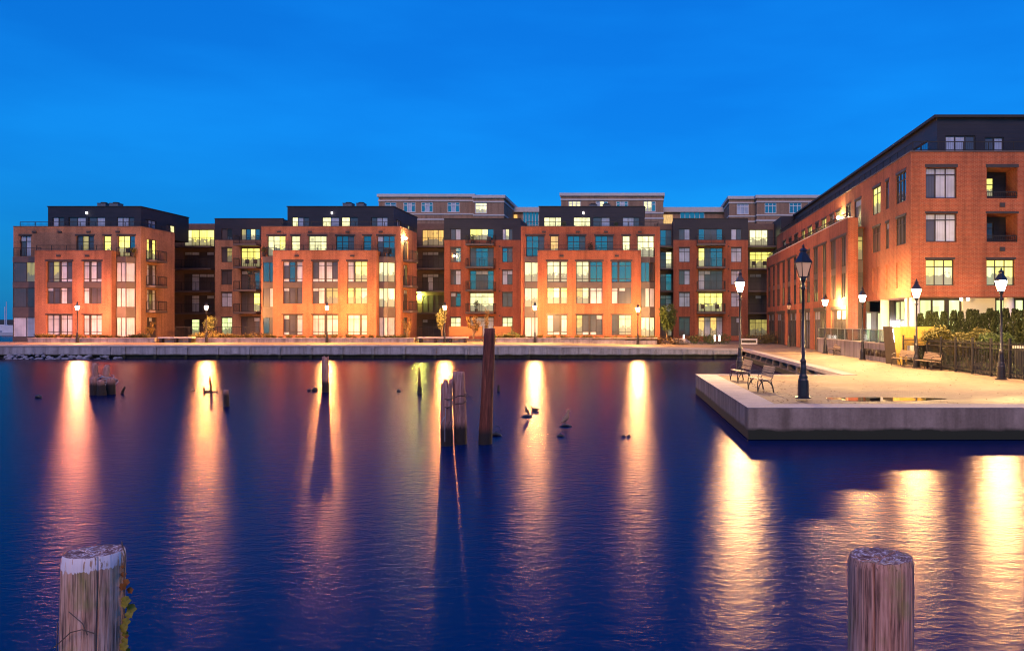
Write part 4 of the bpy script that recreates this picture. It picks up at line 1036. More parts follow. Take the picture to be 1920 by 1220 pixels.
# ------------------------------------------------------------------ plants
def leaves(mb, c, rad, n, size, mi=0, shell=.45, flat=.0, seed=1, lump=.35):
    r = random.Random(seed); c = Vector(c)
    for _ in range(n):
        while True:
            d = Vector((r.uniform(-1, 1), r.uniform(-1, 1), r.uniform(-1, 1)))
            if .05 < d.length < 1: break
        d.normalize(); k = (shell + (1 - shell) * r.random() ** .6)
        k *= 1 + lump * noise.noise(d * 2.3 + c * .7 + Vector((seed, 0, 0)))
        p = c + Vector((d.x * rad[0] * k, d.y * rad[1] * k, d.z * rad[2] * k))
        a = Vector((r.uniform(-1, 1), r.uniform(-1, 1), r.uniform(-1, 1))).normalized(); b = a.orthogonal().normalized(); s = size * r.uniform(.6, 1.3)
        mb.quad([p - a * s, p + b * s * .55, p + a * s, p - b * s * .55], mi)
def shrub_blob(name, label, cat, loc, blobs, m, n, size, group=None, stem='bark', stems=3, seed=1):
    t = thing(name, label, cat, loc, group); q = MB(); r = random.Random(seed)
    for i, (c, rad) in enumerate(blobs): leaves(q, c, rad, n, size, 0, seed=seed * 31 + i)
    q.build('crown', m, t, loc=(0, 0, 0))
    q = MB()
    for i in range(stems):
        c, rad = blobs[i % len(blobs)]
        q.tube([(r.uniform(-.05, .05), r.uniform(-.05, .05), 0), (c[0] * .5 + r.uniform(-.1, .1), c[1] * .5, c[2] * .5), (c[0] + r.uniform(-.3, .3) * rad[0], c[1], c[2] + rad[2] * .3)], [.035, .025, .01], 5)
    q.build('trunk', stem, t, loc=(0, 0, 0))
    return t
# column yews in front of the corner building
yl = ['at the left end of the row, behind the lamp', 'second from the left end of the row', 'third from the left end of the row', 'fourth from the left end of the row', 'fifth from the left end of the row', 'sixth from the left end of the row', 'seventh from the left end of the row', 'eighth from the left end of the row']
def yew_mesh(seed):
    q = MB(); r = random.Random(seed)
    for _ in range(2600):
        h = r.random() ** .85; th = r.uniform(0, 2 * math.pi)
        prof = (.27 * min(1, (1 - h) * 2.6 + .25) ** .6) * (1 + .28 * noise.noise(Vector((math.cos(th) * 1.6, math.sin(th) * 1.6, h * 6 + seed * 3))))
        rr = prof * (.55 + .45 * r.random() ** .5)
        p = Vector((rr * math.cos(th), rr * math.sin(th), .1 + h * 2.85))
        a = Vector((math.cos(th) * .5 + r.uniform(-.5, .5), math.sin(th) * .5 + r.uniform(-.5, .5), 1.)).normalized(); b = a.orthogonal().normalized(); s = r.uniform(.04, .10)
        b.rotate(Matrix.Rotation(r.uniform(0, 6.28), 3, a)); q.quad([p - a * s, p + b * s * .35, p + a * s, p - b * s * .35])
    return q
protos = []
for k in range(3):
    t = thing('column_yew', '', 'shrub', (0, 0, 0), 'column yews in a row before the lobby')
    yew_mesh(k + 3).build('crown', 'yew_leaf', t, loc=(0, 0, 0)); q = MB(); q.tube([(0, 0, 0), (0, 0, 1.2), (0, 0, 2.4)], [.05, .04, .02], 6); q.build('trunk', 'bark', t, loc=(0, 0, 0)); protos.append(t)
ys = [(1726, 46.5, .95), (1742, 46.5, 1.0), (1754, 46.4, .98), (1770, 46.3, .99), (1789, 46.2, 1.02), (1801, 46.1, 1.03), (1818, 46., 1.02), (1830, 45.8, 1.05), (1844, 45.6, .98), (1856, 45.4, 1.03), (1868, 44.8, 1.04), (1886, 43.5, 1.04), (1903, 42.8, 1.02), (1915, 42.2, 1.04), (1928, 41.5, 1.06)]
yk = ['behind the lamp at the left end of its row', 'rising behind the gold bush, second of its row', 'rising behind the gold bush, third of its row', 'at the lit lobby window, fourth of its row', 'in front of the white lobby wall, left of its tight neighbour', 'in front of the white lobby wall, right of its tight neighbour',
      'before the middle of the white lobby wall', 'before the right part of the white lobby wall', 'at the right edge of the white lobby wall', 'left of the lamp at the fence end', 'directly behind the lamp at the fence end', 'tall and seen nearly to the ground right of the lamp', 'tall, second right of the lamp at the fence end', 'tall, third right of the lamp at the fence end', 'cut by the right edge of the picture']
for i, (px, y, s) in enumerate(ys):
    loc = (PX(px, y), y, ZP + .05); lab = 'dark column yew ' + yk[i]
    if i < 3: protos[i].location = loc; protos[i]['label'] = lab; protos[i].scale = (s, s, s * 1.02)
    else: dup(protos[i % 3], loc, i * 1.3, lab, (s, s, s * (1 + .03 * math.sin(i * 2.3))))
def bush(label, x, y, rad, n, seed, m='gold_leaf'):
    r = random.Random(seed); bl = []
    for k in range(9):
        a = r.uniform(0, 6.28); bl.append(((math.cos(a) * rad[0] * .55 * r.random() ** .5, math.sin(a) * rad[1] * .5, rad[2] * (.75 + .55 * r.random())), (rad[0] * r.uniform(.3, .5), rad[1] * .45, rad[2] * r.uniform(.2, .34))))
    return shrub_blob('garden_bush', label, 'bush', (x, y, ZP + .05), bl, m, n, .065, 'golden bushes behind the iron fence', stems=6, seed=seed)
bush('wide golden green bush left of the yews, behind the fence benches', 15.75, 42.3, (1.25, 1.3, 1.35), 1100, 5)
bush('wide golden green bush in the middle behind the iron fence', 16.65, 40.3, (1.5, 1.4, 1.35), 1200, 9)
bush('darker golden bush left of the fence-end lamp', 17.3, 38.6, (1.2, 1.2, 1.25), 1000, 12, 'green_leaf')
q = MB(); r = random.Random(3)
for k in range(26):
    u = r.random(); i = int(u * 4.99); f = u * 4.99 - i; x = fp[i][0] + (fp[i + 1][0] - fp[i][0]) * f; y = fp[i][1] + (fp[i + 1][1] - fp[i][1]) * f
    leaves(q, (x + .35 + r.random() * .8, y, ZP + .25), (.3, .3, .25 + .3 * r.random()), 60, .05, 0, seed=k)
tag(q.build('ground_cover', 'green_leaf'), kind='stuff')
# planters and planting strip along the far promenade
def planter(label, p0, p1, y=82.2, h=.42):
    x0, x1 = PX(p0, y), PX(p1, y); t = thing('planter', label, 'planter', ((x0 + x1) / 2, y, ground(x0)), 'low planters along the far promenade')
    n = max(1, int((x1 - x0) / 3)); q = MB()
    for k in range(n):
        a = x0 + (x1 - x0) * k / n; b = x0 + (x1 - x0) * (k + 1) / n - .015; z = ground((a + b) / 2)
        q.box((a, y, z - .3), (b, y + .3, z + h))
    q.build('planter_wall', 'planter_concrete', t)
    q = MB(); q.box((x0 - .04, y - .04, ground(x0) + h), (x1 + .04, y + .34, ground(x0) + h + .06)); q.build('coping', 'cap_concrete', t)
    q = MB(); q.quad([(x0, y + .3, ground(x0) + h - .08), (x1, y + .3, ground(x0) + h - .08), (x1, 88, ground(x0) + h + .05), (x0, 88, ground(x0) + h + .05)]); q.build('soil_bed', 'soil', t)
planter('low concrete planter before the leftmost block', 52, 290)
planter('low concrete planter before the middle block', 368, 776)
planter('low concrete planter before the right-hand block', 930, 1232)
def slab_bench(label, p0, p1, y=81.6):
    x0, x1 = PX(p0, y), PX(p1, y); z = ground(x0); t = thing('slab_bench', label, 'bench', ((x0 + x1) / 2, y, z), 'long slab benches on the far promenade')
    q = MB(); q.box((x0, y, z + .46), (x1, y + .7, z + .58)); q.build('seat', 'pale_stone', t)
    for k in range(3 if x1 - x0 < 4 else 4):
        n = 2 if x1 - x0 < 4 else 3
        x = x0 + .12 + (x1 - x0 - .5) * k / n; q = MB(); q.box((x, y + .05, z), (x + .24, y + .6, z + .458)); q.build('leg', 'black_steel', t)
    q = MB(); q.box((x0 + .4, y + .45, z), (x1 - .4, y + .55, z + .44)); q.build('back_slab', 'planter_concrete', t)
slab_bench('long pale slab bench in the gap beside the leftmost block', 296, 360)
slab_bench('longer pale slab bench in front of the wooden screens', 783, 876)
gp_ = [0]
def tuft_mesh(seed, h=.35, w=.3, n=90):
    q = MB(); r = random.Random(seed)
    for _ in range(n):
        a = r.uniform(0, 6.28); s = r.uniform(.4, 1.) * w; z = r.uniform(.6, 1.) * h; d = Vector((math.cos(a), math.sin(a), 0)); b = Vector((-d.y, d.x, 0)) * .02
        p = d * s * .25; q.quad([p - b, p + b, p + d * s * .75 + Vector((0, 0, z)) + b * .3, p + d * s * .75 + Vector((0, 0, z)) - b * .3])
    return q
tp = []
for k in range(2):
    o = tuft_mesh(k, .42, .42, 130).build('grass_clump', 'dry_grass', loc=(0, 0, 0)); tp.append(o)
tufts = []
for (a, b, n) in ((64, 285, 15), (372, 480, 9), (494, 770, 20), (930, 1000, 5), (1004, 1230, 16)):
    for k in range(n): tufts.append((a + (b - a) * (k + .5) / n + rng.uniform(-3, 3), 82.8 + rng.uniform(0, .9)))
def where(px):
    return ('in the planter before the leftmost block' if px < 300 else 'in the planter below the wing in the gap' if px < 490 else 'in the planter before the middle block' if px < 780 else 'in the planter below the wooden screens' if px < 1002 else 'in the planter before the right-hand block')
for i, (px, y) in enumerate(tufts):
    x = PX(px, y); o = tp[i] if i < 2 else tp[i % 2].copy()
    if i >= 2: S.collection.objects.link(o)
    o.location = (x, y, ground(x) + .36); o.rotation_euler = (0, 0, i * 1.7); o.scale = (rng.uniform(.8, 1.5),) * 3
    w_ = where(px); tag(o, 'small dry grass clump ' + w_, 'grass clump', 'grass clumps ' + w_)
def small_tree(label, px, y, h, m, seed, rad=.7, n=160, size=.10, low=.35, z=None):
    r = random.Random(seed); x = PX(px, y); z0 = ground(x) + .3 if z is None else z; t = thing('small_tree', label, 'tree', (x, y, z0), 'young trees on the far promenade')
    tr = MB(); cr = MB()
    for k in range(7):
        a = r.uniform(0, 6.28); e = Vector((math.cos(a) * rad * r.uniform(.3, .95), math.sin(a) * rad * .6, h * r.uniform(low + .15, .97)))
        tr.tube([(0, 0, 0), (e.x * .25, e.y * .25, e.z * .45), (e.x * .7, e.y * .7, e.z * .8), tuple(e)], [.045, .03, .018, .006], 5)
        for j in range(3):
            c = e * (.62 + .19 * j); leaves(cr, c, (rad * .32, rad * .3, h * .10), n // 3, size, 0, .1, seed=seed * 50 + k * 3 + j)
    tr.build('trunk', 'bark', t, loc=(0, 0, 0)); cr.build('crown', m, t, loc=(0, 0, 0)); return t
small_tree('sparse amber-leaved young tree at the corner of the leftmost block', 278, 83, 1.9, 'amber_leaf', 4, .8, 90, .07)
small_tree('pale-leaved bush on the right of the lamp in the gap', 397, 85.5, 2.6, 'pale_leaf', 6, 1.0, 110, .07)
small_tree('sparse amber young tree at the corner of the middle block', 763, 83, 2.6, 'amber_leaf', 8, .75, 70, .06)
small_tree('pale green young tree behind the lamp left of the wooden screens', 829, 85, 3.2, 'pale_leaf', 10, .8, 150, .08)
small_tree('amber young tree between the two wooden screens', 888, 83.5, 2.6, 'amber_leaf', 12, .85, 150, .07)
small_tree('thin amber sapling beside the tallest mooring pile', 911, 84, 3.4, 'amber_leaf', 13, .45, 60, .06)
small_tree('dark round-crowned tree at the right edge of the right-hand block', 1250, 86.5, 4.0, 'green_leaf', 14, 1.4, 420, .10, .3)
def mound(label, px, y, rad, m, seed, n=220, size=.07):
    x = PX(px, y); z = ground(x) + .15
    return shrub_blob('low_shrub', label, 'shrub', (x, y, z), [((0, 0, rad[2] * .6), rad), ((rad[0] * .7, .1, rad[2] * .5), (rad[0] * .6, rad[1], rad[2] * .7)), ((-rad[0] * .7, 0, rad[2] * .45), (rad[0] * .6, rad[1], rad[2] * .7))], m, n, size, 'low shrubs on the far promenade', seed=seed)
mound('broad dry grass mound below the pale-leaved bush', 393, 84.5, (1.7, .8, .7), 'dry_grass', 21, 500)
mound('low dark shrub beside the amber tree at the leftmost block', 262, 83.8, (.7, .5, .6), 'green_leaf', 22)
mound('amber spreading shrub at the left foot of the middle block', 475, 84, (1.3, .6, .6), 'amber_leaf', 23, 300)
mound('low dark shrub left of the amber tree at the middle block', 748, 83.6, (.8, .5, .45), 'green_leaf', 24)
mound('green shrub right of the tallest pile below the wing', 940, 83.6, (1.0, .5, .55), 'green_leaf', 25)
mound('green shrub at the lit door right of the tallest pile', 961, 83.8, (.7, .5, .7), 'green_leaf', 26)
mound('rusty low shrub below the dark round-crowned tree', 1247, 83.2, (1.5, .6, .5), 'amber_leaf', 27, 300)
mound('dark shrub before the red wing, right of the boulder slab', 1315, 88, (1.3, .7, .7), 'green_leaf', 28, 300)
mound('dark shrub before the red wing, left of the pier lamp', 1345, 89, (1.3, .7, .8), 'green_leaf', 29, 300)
mound('brown grassy shrub at the start of the walkway', 1425, 92, (1.9, .8, .8), 'dry_grass', 30, 500)
mound('brown grassy shrub beside the corner building wall', 1450, 90, (1.5, .8, .8), 'dry_grass', 31, 500)
bo = MB(); bo.tube([(PX(1258, 84), 84, 1.35), (PX(1262, 84), 84, 1.5), (PX(1285, 84), 84, 1.55), (PX(1294, 84), 84, 1.4)], [(.1, .1), (.45, .38), (.4, .33), (.1, .1)], 10)
tag(bo.build('boulder_slab', 'planter_concrete', loc=(PX(1276, 84), 84, 1.3)), 'flat pale boulder at the foot of the dark round-crowned tree', 'boulder')
for i, (px, lab) in enumerate(((1282, 'small white garden light right of the flat boulder'), (1340, 'small white garden light left of its twin before the red wing'), (1349, 'small white garden light right of its twin before the red wing'))):
    y = 88.; x = PX(px, y); t = thing('garden_light', lab, 'garden light', (x, y, ground(x)), 'garden lights before the red wing')
    q = MB(); q.box((x - .05, y - .05, ground(x)), (x + .05, y + .05, ground(x) + .35)); q.build('stem', 'black_steel', t)
    q = MB(); q.box((x - .06, y - .06, ground(x) + .35), (x + .06, y + .06, ground(x) + 1.0)); q.build('light_head', 'bulb_small', t)
q = MB(); 
t = thing('pale_planter', 'low pale planter with dark front panel at the start of the walkway', 'planter', (PX(1405, 88), 88, ground(PX(1405, 88))))
x0, x1 = PX(1388, 88), PX(1420, 88); q.box((x0, 88, 1.0), (x1, 89, 1.75)); q.build('planter_wall', 'white_wall', t); q = MB(); q.box((x0 + .15, 87.99, 1.3), (x1 - .15, 87.996, 1.6)); q.build('planter_panel', 'black_steel', t)  # pale box with a dark panel on its front
for (p0, p1, lab) in ((842, 904, 'orange-brown wooden screen left of the tallest pile'), (925, 959, 'orange-brown wooden screen right of the tallest pile')):
    y = 87.5; x0, x1 = PX(p0, y), PX(p1, y); z = ground(x0); t = thing('wooden_screen', lab, 'screen', ((x0 + x1) / 2, y, z), 'wooden screens below the wing')
    q = MB(); q.box((x0, y, z + .6), (x1, y + .08, z + 1.65)); q.build('board_panel', 'screen_wood', t)
    q = MB(); q.box((x0 - .06, y - .03, z), (x0 - .002, y + .11, z + 1.72)); q.build('post', 'black_steel', t); q = MB(); q.box((x1 + .002, y - .03, z), (x1 + .06, y + .11, z + 1.72)); q.build('post', 'black_steel', t)
for (p0, p1, lab) in ((330, 486, 'thin black iron fence across the gap beside the leftmost block'), (786, 832, 'thin black iron fence across the dark recess')):
    y = 91.; x0, x1 = PX(p0, y), PX(p1, y); q = MB(); railing(q, [(x0, y), (x1, y)], ground(x0), 1.6, .16, .016)
    tag(q.build('garden_fence', 'black_rail', loc=(x0, y, ground(x0))), lab, 'fence', 'iron fences before the wings')

# ------------------------------------------------------------------ roof units
for px, d, w_, lab in ((190, 96, 1.0, 'dark roof unit on the leftmost block, left one'), (213, 96, 1.05, 'dark roof unit on the leftmost block, right one'),
                       (651, 96, 1.1, 'dark roof unit on the middle block, left one'), (675, 96, .9, 'dark roof unit on the middle block, right one'), (1112, 97, .9, 'dark roof unit on the right-hand block, left one'), (1137, 97, .9, 'dark roof unit on the right-hand block, right one')):
    x = PX(px, d); t = thing('roof_unit', lab, 'roof unit', (x, d, 16.4), 'roof units on the blocks')
    q = MB(); q.box((x - w_ / 2, d, 16.4), (x + w_ / 2, d + 1, 17.8)); q.build('housing', 'hvac_metal', t)
    q = MB(); q.box((x - w_ / 2 - .03, d - .03, 17.8), (x + w_ / 2 + .03, d + 1.03, 17.87)); q.lathe((x, d + .5, 17.87), [(.36, 0), (.36, .12), (.3, .14)], 14); q.build('fan_cover', 'black_steel', t)

# ------------------------------------------------------------------ balcony furniture and potted plants
def bchair(label, px, d, z):
    x = PX(px, d); c = thing('balcony_chair', label, 'chair', (x, d, z), 'balcony chairs')
    q = MB(); q.box((x - .26, d - .25, z + .40), (x + .26, d + .25, z + .46)); q.build('seat', 'black_steel', c)
    q = MB(); q.box((x - .26, d + .2, z + .461), (x + .26, d + .25, z + .95)); q.build('backrest', 'black_steel', c)
    for ax in (-.23, .23):
        for ay in (-.2, .2): q = MB(); q.box((x + ax - .02, d + ay - .02, z + .002), (x + ax + .02, d + ay + .02, z + .399)); q.build('leg', 'black_steel', c)
def pot(label, px, d, z, h, m='green_leaf', w_=.32):
    x = PX(px, d); t = thing('potted_plant', label, 'potted plant', (x, d, z), 'potted plants on terraces')
    q = MB(); q.lathe((0, 0, 0), [(.16, .003), (.21, .36), (.23, .37), (.23, .41), (.18, .41)], 12); q.build('pot', 'black_steel', t, loc=(0, 0, 0))
    q = MB(); leaves(q, (0, 0, .41 + h * .5), (w_, w_, h * .5), 220, .06, 0, .2, seed=int(px)); q.build('foliage', m, t, loc=(0, 0, 0))
for px, d, z, lab in ((462, 100.2, F4, 'left dark chair on the yellow lit balcony beside the middle block'), (477, 100.2, F4, 'right dark chair on the yellow lit balcony beside the middle block'), (916, 100.2, 13.35, 'dark chair on the top balcony of the wing behind the tallest pile'),
                      (1318, 100.2, F2, 'left dark chair on the lit balcony of the red wing'), (1345, 100.2, F2, 'right dark chair on the lit balcony of the red wing'), (1414, 102.8, F4, 'left dark chair on the lit balcony in the corner recess'), (1434, 102.8, F4, 'right dark chair on the lit balcony in the corner recess'),
                      (238, 87.5, F4 + .25, 'dark chair on the terrace at the lit corner of the leftmost block'), (724, 87.5, F4 + .25, 'dark chair on the terrace above the bright corner bay of the middle block')): bchair(lab, px, d, z)
for px, d, z, h, m_, lab in ((1057, 89.3, 13.6, .9, 'green_leaf', 'potted shrub on the roof terrace of the right-hand block, left one'), (1155, 89.3, 13.6, .8, 'green_leaf', 'potted shrub on the roof terrace of the right-hand block, right one'), (1107, 87.4, F4 + .005, 1.6, 'yew_leaf', 'dark slim potted plant beside a window of the right-hand block terrace'),
                         (886, 100.3, 13.35, .9, 'green_leaf', 'potted plant on the top balcony of the wing behind the tallest pile'), (893, 100.3, F2, 1.2, 'yew_leaf', 'potted plant on the bright low balcony of the wing behind the tallest pile'), (495, 87.6, F4 + .25, .7, 'gold_leaf', 'pale potted plant at the left terrace corner of the middle block'), (250, 87.6, F4 + .25, .6, 'gold_leaf', 'pale potted plant at the lit terrace corner of the leftmost block')): pot(lab, px, d, z, h, m_)

# ------------------------------------------------------------------ old piles in the water
def pile(name, label, px, py_base, py_top, wpx, m, cat='mooring pile', group='old mooring piles in the basin', top_px=None, jag=.0, seed=1, seg=22, taper=.95, lab_z=0):
    d = (CZ - WZ) * FP / (py_base - HY); x = PX(px, d); h = PZ(py_top, d); rad = wpx * d / FP / 2; r = random.Random(seed)
    tx = (PX(top_px, d) - x) if top_px else 0.
    q = MB(); rows_ = 26; ring = []
    zs = [-.6 + (h + .6) * k / rows_ for k in range(rows_ + 1)]
    jz = [r.uniform(-jag, jag * .25) for _ in range(seg)]
    for k, z in enumerate(zs):
        f = max(0, z / h); cx = tx * f
        for j in range(seg):
            a = 2 * math.pi * j / seg
            rr = rad * (1.04 - (1 - taper) * f) * (1 + .10 * noise.noise(Vector((math.cos(a) * 1.5, math.sin(a) * 1.5, z * .8 + seed))) + .06 * noise.noise(Vector((math.cos(a) * 5, math.sin(a) * 5, z * .5 + seed * 2))))
            zz = z + (jz[j] * max(0, (f - .55) / .45) if jag else .02 * noise.noise(Vector((math.cos(a) * 2, math.sin(a) * 2, seed))) * (f > .95))
            q.v.append(Vector((cx + rr * math.cos(a), rr * math.sin(a), zz)))
    for k in range(rows_):
        for j in range(seg):
            q.f.append((k * seg + j, k * seg + (j + 1) % seg, (k + 1) * seg + (j + 1) % seg, (k + 1) * seg + j)); q.m.append(0); q.uv.append(None)
    ci = len(q.v); q.v.append(Vector((tx, 0, h - jag * .7 + .01)))
    for j in range(seg): q.f.append((rows_ * seg + j, rows_ * seg + (j + 1) % seg, ci)); q.m.append(0); q.uv.append(None)
    t = thing(name, label, cat, (x, d, 0), group)
    q.build('shaft', m, t, loc=(0, 0, 0), smooth=not jag)
    return t, x, d, h, rad
pile('mooring_pile', 'tallest dark red-brown mooring pile leaning slightly right', 909, 832, 616, 24, 'tarred_pile', top_px=918, seed=2, taper=.8)
q = MB(); d = 23.1
t6, x6, d6, h6, r6 = pile('mooring_pile', 'splintered grey pile roped to its taller twin', 837.5, 835, 712, 22, 'old_pile', jag=.28, seed=5, seg=26)
t7, x7, d7, h7, r7 = pile('mooring_pile', 'flat-topped grey pile roped to its splintered twin', 864, 832, 697, 23, 'old_pile', seed=8, top_px=859.5, seg=24)
for k in range(4):
    a = 1.3 * k + .4; q = MB(); hh_ = h6 - .35; rr = r6 * .7
    q.tube([(rr * math.cos(a), rr * math.sin(a), hh_ - .3), (rr * math.cos(a) * 1.05, rr * math.sin(a), hh_ + .15), (rr * math.cos(a) * 1.2 + .01, rr * math.sin(a), hh_ + .28 + .1 * (k % 2))], [.05, .035, .006], 5); q.build('splinter', 'old_pile', t6, loc=(0, 0, 0))
q = MB()
for k, (z, sl_) in enumerate(((1.50, .07), (1.30, .08))):
    pts = []
    for j in range(25):
        a = 2 * math.pi * j / 24; cxm = (x6 + x7) / 2; L_ = (x7 - x6) / 2 + max(r6, r7) * 1.02
        pts.append((cxm + L_ * math.cos(a), (d6 + d7) / 2 + (max(r6, r7) + abs(d7 - d6) / 2 + .03) * math.sin(a), z + sl_ * math.cos(a) + .02 * math.sin(5 * a + k)))
    q.tube(pts, .018, 5)
q.tube([(x7 + r7, d7 - .2, 1.5), (x7 + r7 + .12, d7 - .25, 1.58), (x7 + r7 + .2, d7 - .2, 1.45)], .012, 5); q.tube([(x6 + r6, d6 - .3, 1.3), (x6 + r6 + .03, d6 - .32, .95), (x6 + r6 - .04, d6 - .33, .8)], .012, 5)
tag(q.build('rope_binding', 'rope', loc=(x6, d6, 1.3)), 'frayed brown rope wound round the two roped piles', 'rope')
q = MB(); q.tube([(x6 + .02, d6 - r6 - .03, 1.25), (x6 + .0, d6 - r6 - .04, .7), (x6 + .0, d6 - r6 - .04, .35)], .007, 5); q.tube([(x6 + .02, d6 - r6 - .03, 1.05), (x6 - .1, d6 - r6 - .02, .85), (x6 - .14, d6 - r6 + .04, .7)], .010, 5)
tag(q.build('rope_end', 'white_rope', loc=(x6, d6 - r6, 1.)), 'pale rope end hanging down the splintered pile', 'rope')
pile('mooring_pile', 'slim grey pile standing alone before the middle block', 610, 735, 668, 12.5, 'old_pile', jag=.12, seed=11, taper=.9)
pile('mooring_pile', 'short dark stump right of the broken stick', 425, 762, 731, 11, 'old_pile', seed=13, taper=.7, top_px=424)
pile('mooring_pile', 'thin pointed splinter of a pile left of the roped pair', 786, 738, 685, 8, 'tarred_pile', seed=15, taper=.15, top_px=786.5, jag=.0)
pile('pile_stub', 'tiny dark stub right of the tallest pile', 935, 733, 722, 6, 'tarred_pile', seed=17, taper=.6, cat='pile stub', group='small stubs in the water')
pile('pile_stub', 'dark stub at the foot of the pointed splinter', 789, 738, 726, 5, 'tarred_pile', seed=18, taper=.9, cat='pile stub', group='small stubs in the water')
# roped dolphin at the left
dl = thing('pile_cluster', 'cluster of broken grey piles bound with white rope on the left', 'pile cluster', (PX(191, 39.5), 39.5, 0))
dpx = [(181, 738, 680, 11, 1), (196, 737, 684, 12, 2), (177, 740, 706, 13, 3), (191, 741, 712, 13, 4), (207, 739, 708, 14, 5)]
for px, yb, yt, wp, sd in dpx:
    d = (CZ - WZ) * FP / (yb - HY); x = PX(px, d); h = PZ(yt, d); q = MB(); r = random.Random(sd); h += .0
    lean = r.uniform(-.12, .12); rad = wp * d / FP / 2 * 1.25; pts = [(x, d, -.5), (x, d, .3), (x + lean * .5, d, h * .6), (x + lean, d, h * .93), (x + lean * 1.2, d, h)]
    q.tube(pts, [rad * 1.05, rad, rad * .85, rad * .7, rad * .45], 12); q.build('pile', 'old_pile', dl, smooth=False)
q = MB()
for k in range(5):
    pts = []; z = .72 + .07 * k
    for j in range(25):
        a = 2 * math.pi * j / 24; pts.append((PX(192, 37.) + (.55 - .05 * k) * math.cos(a), 37.2 + (.45 - .04 * k) * math.sin(a), z + .07 * math.sin(a * 2 + k * 1.3) + .03 * math.sin(a * 5 + k)))
    q.tube(pts, .018, 5)
for k in range(14):
    a = rng.uniform(3.4, 6.0); xx = PX(192, 37.) + .56 * math.cos(a); yy = 37.2 + .47 * math.sin(a); z = rng.uniform(.65, .95); q.tube([(xx, yy, z), (xx + rng.uniform(-.08, .08), yy - .02, z - .15), (xx + rng.uniform(-.12, .12), yy - .03, z - rng.uniform(.25, .4))], .012, 4)
q.build('rope', 'white_rope', dl)
d = 37.0; q = MB(); q.tube([(PX(226, d), d, WZ - .2), (PX(230, d), d, WZ + .12), (PX(234, d), d, WZ + .3)], [.09, .07, .05], 6); tag(q.build('broken_stick', 'tarred_pile', loc=(PX(228, d), d, WZ)), 'short slanting stick right of the bound pile cluster', 'stick')
d = 37.8; q = MB(); x = PX(396, d); q.tube([(x, d, WZ - .2), (x - .02, d, WZ + .3), (x - .08, d, WZ + .75)], [.07, .06, .04], 6); q.tube([(x - .3, d, WZ + .04), (x + .3, d, WZ + .02)], [.05, .04], 5); q.tube([(x - .33, d, WZ - .1), (x - .36, d, WZ + .28)], [.06, .03], 5)
tag(q.build('broken_stick', 'tarred_pile', loc=(x, d, WZ)), 'thin broken upright stick in the lamp reflection', 'stick')
def rock(label, px, py, wpx, hpx, seed):
    d = (CZ - WZ) * FP / (py - HY); x = PX(px, d); w_ = wpx * d / FP / 2; h = hpx * d / FP; r = random.Random(seed); q = MB()
    q.tube([(x - w_, d, WZ - .03), (x - w_ * .5, d, WZ + h * .35), (x + w_ * .1, d, WZ + h * .5), (x + w_ * .6, d, WZ + h * .2), (x + w_, d, WZ - .03)], [.02, h * .45, h * .55, h * .4, .02], 9)
    return tag(q.build('water_rock', 'wet_rock', loc=(x, d, WZ)), label, 'rock', 'small rocks breaking the water')
rock('small reddish rock alone at the far left of the water', 72, 746, 14, 7, 1); rock('small rock left of the slim lone pile, left of two', 580, 733, 8, 5, 2); rock('small rock left of the slim lone pile, nearer to it', 590, 733, 9, 8, 3)
rock('small rock left of the pointed splinter', 748, 734, 8, 5, 4); rock('low rock heap right of the foot of the tallest pile', 930, 817, 24, 8, 5); rock('low flat rock below the standing duck on the right', 1051, 818, 15, 5, 6)
rock('tiny rock far right in the basin, left of two', 1169, 818, 7, 4, 7); rock('tiny rock far right in the basin, right of two', 1179, 818, 5, 5, 8); rock('tiny rock left of the broken upright stick', 362, 733, 6, 4, 9)
q = MB(); d = 24.6; x = PX(928, d); q.tube([(x - .02, d, .33), (x + .12, d, .34), (x + .18, d, .30), (x + .18, d, .08)], .012, 5); tag(q.build('bent_rod', 'black_steel', loc=(x, d, 0)), 'bent iron rod sticking out of the rock heap', 'rod')

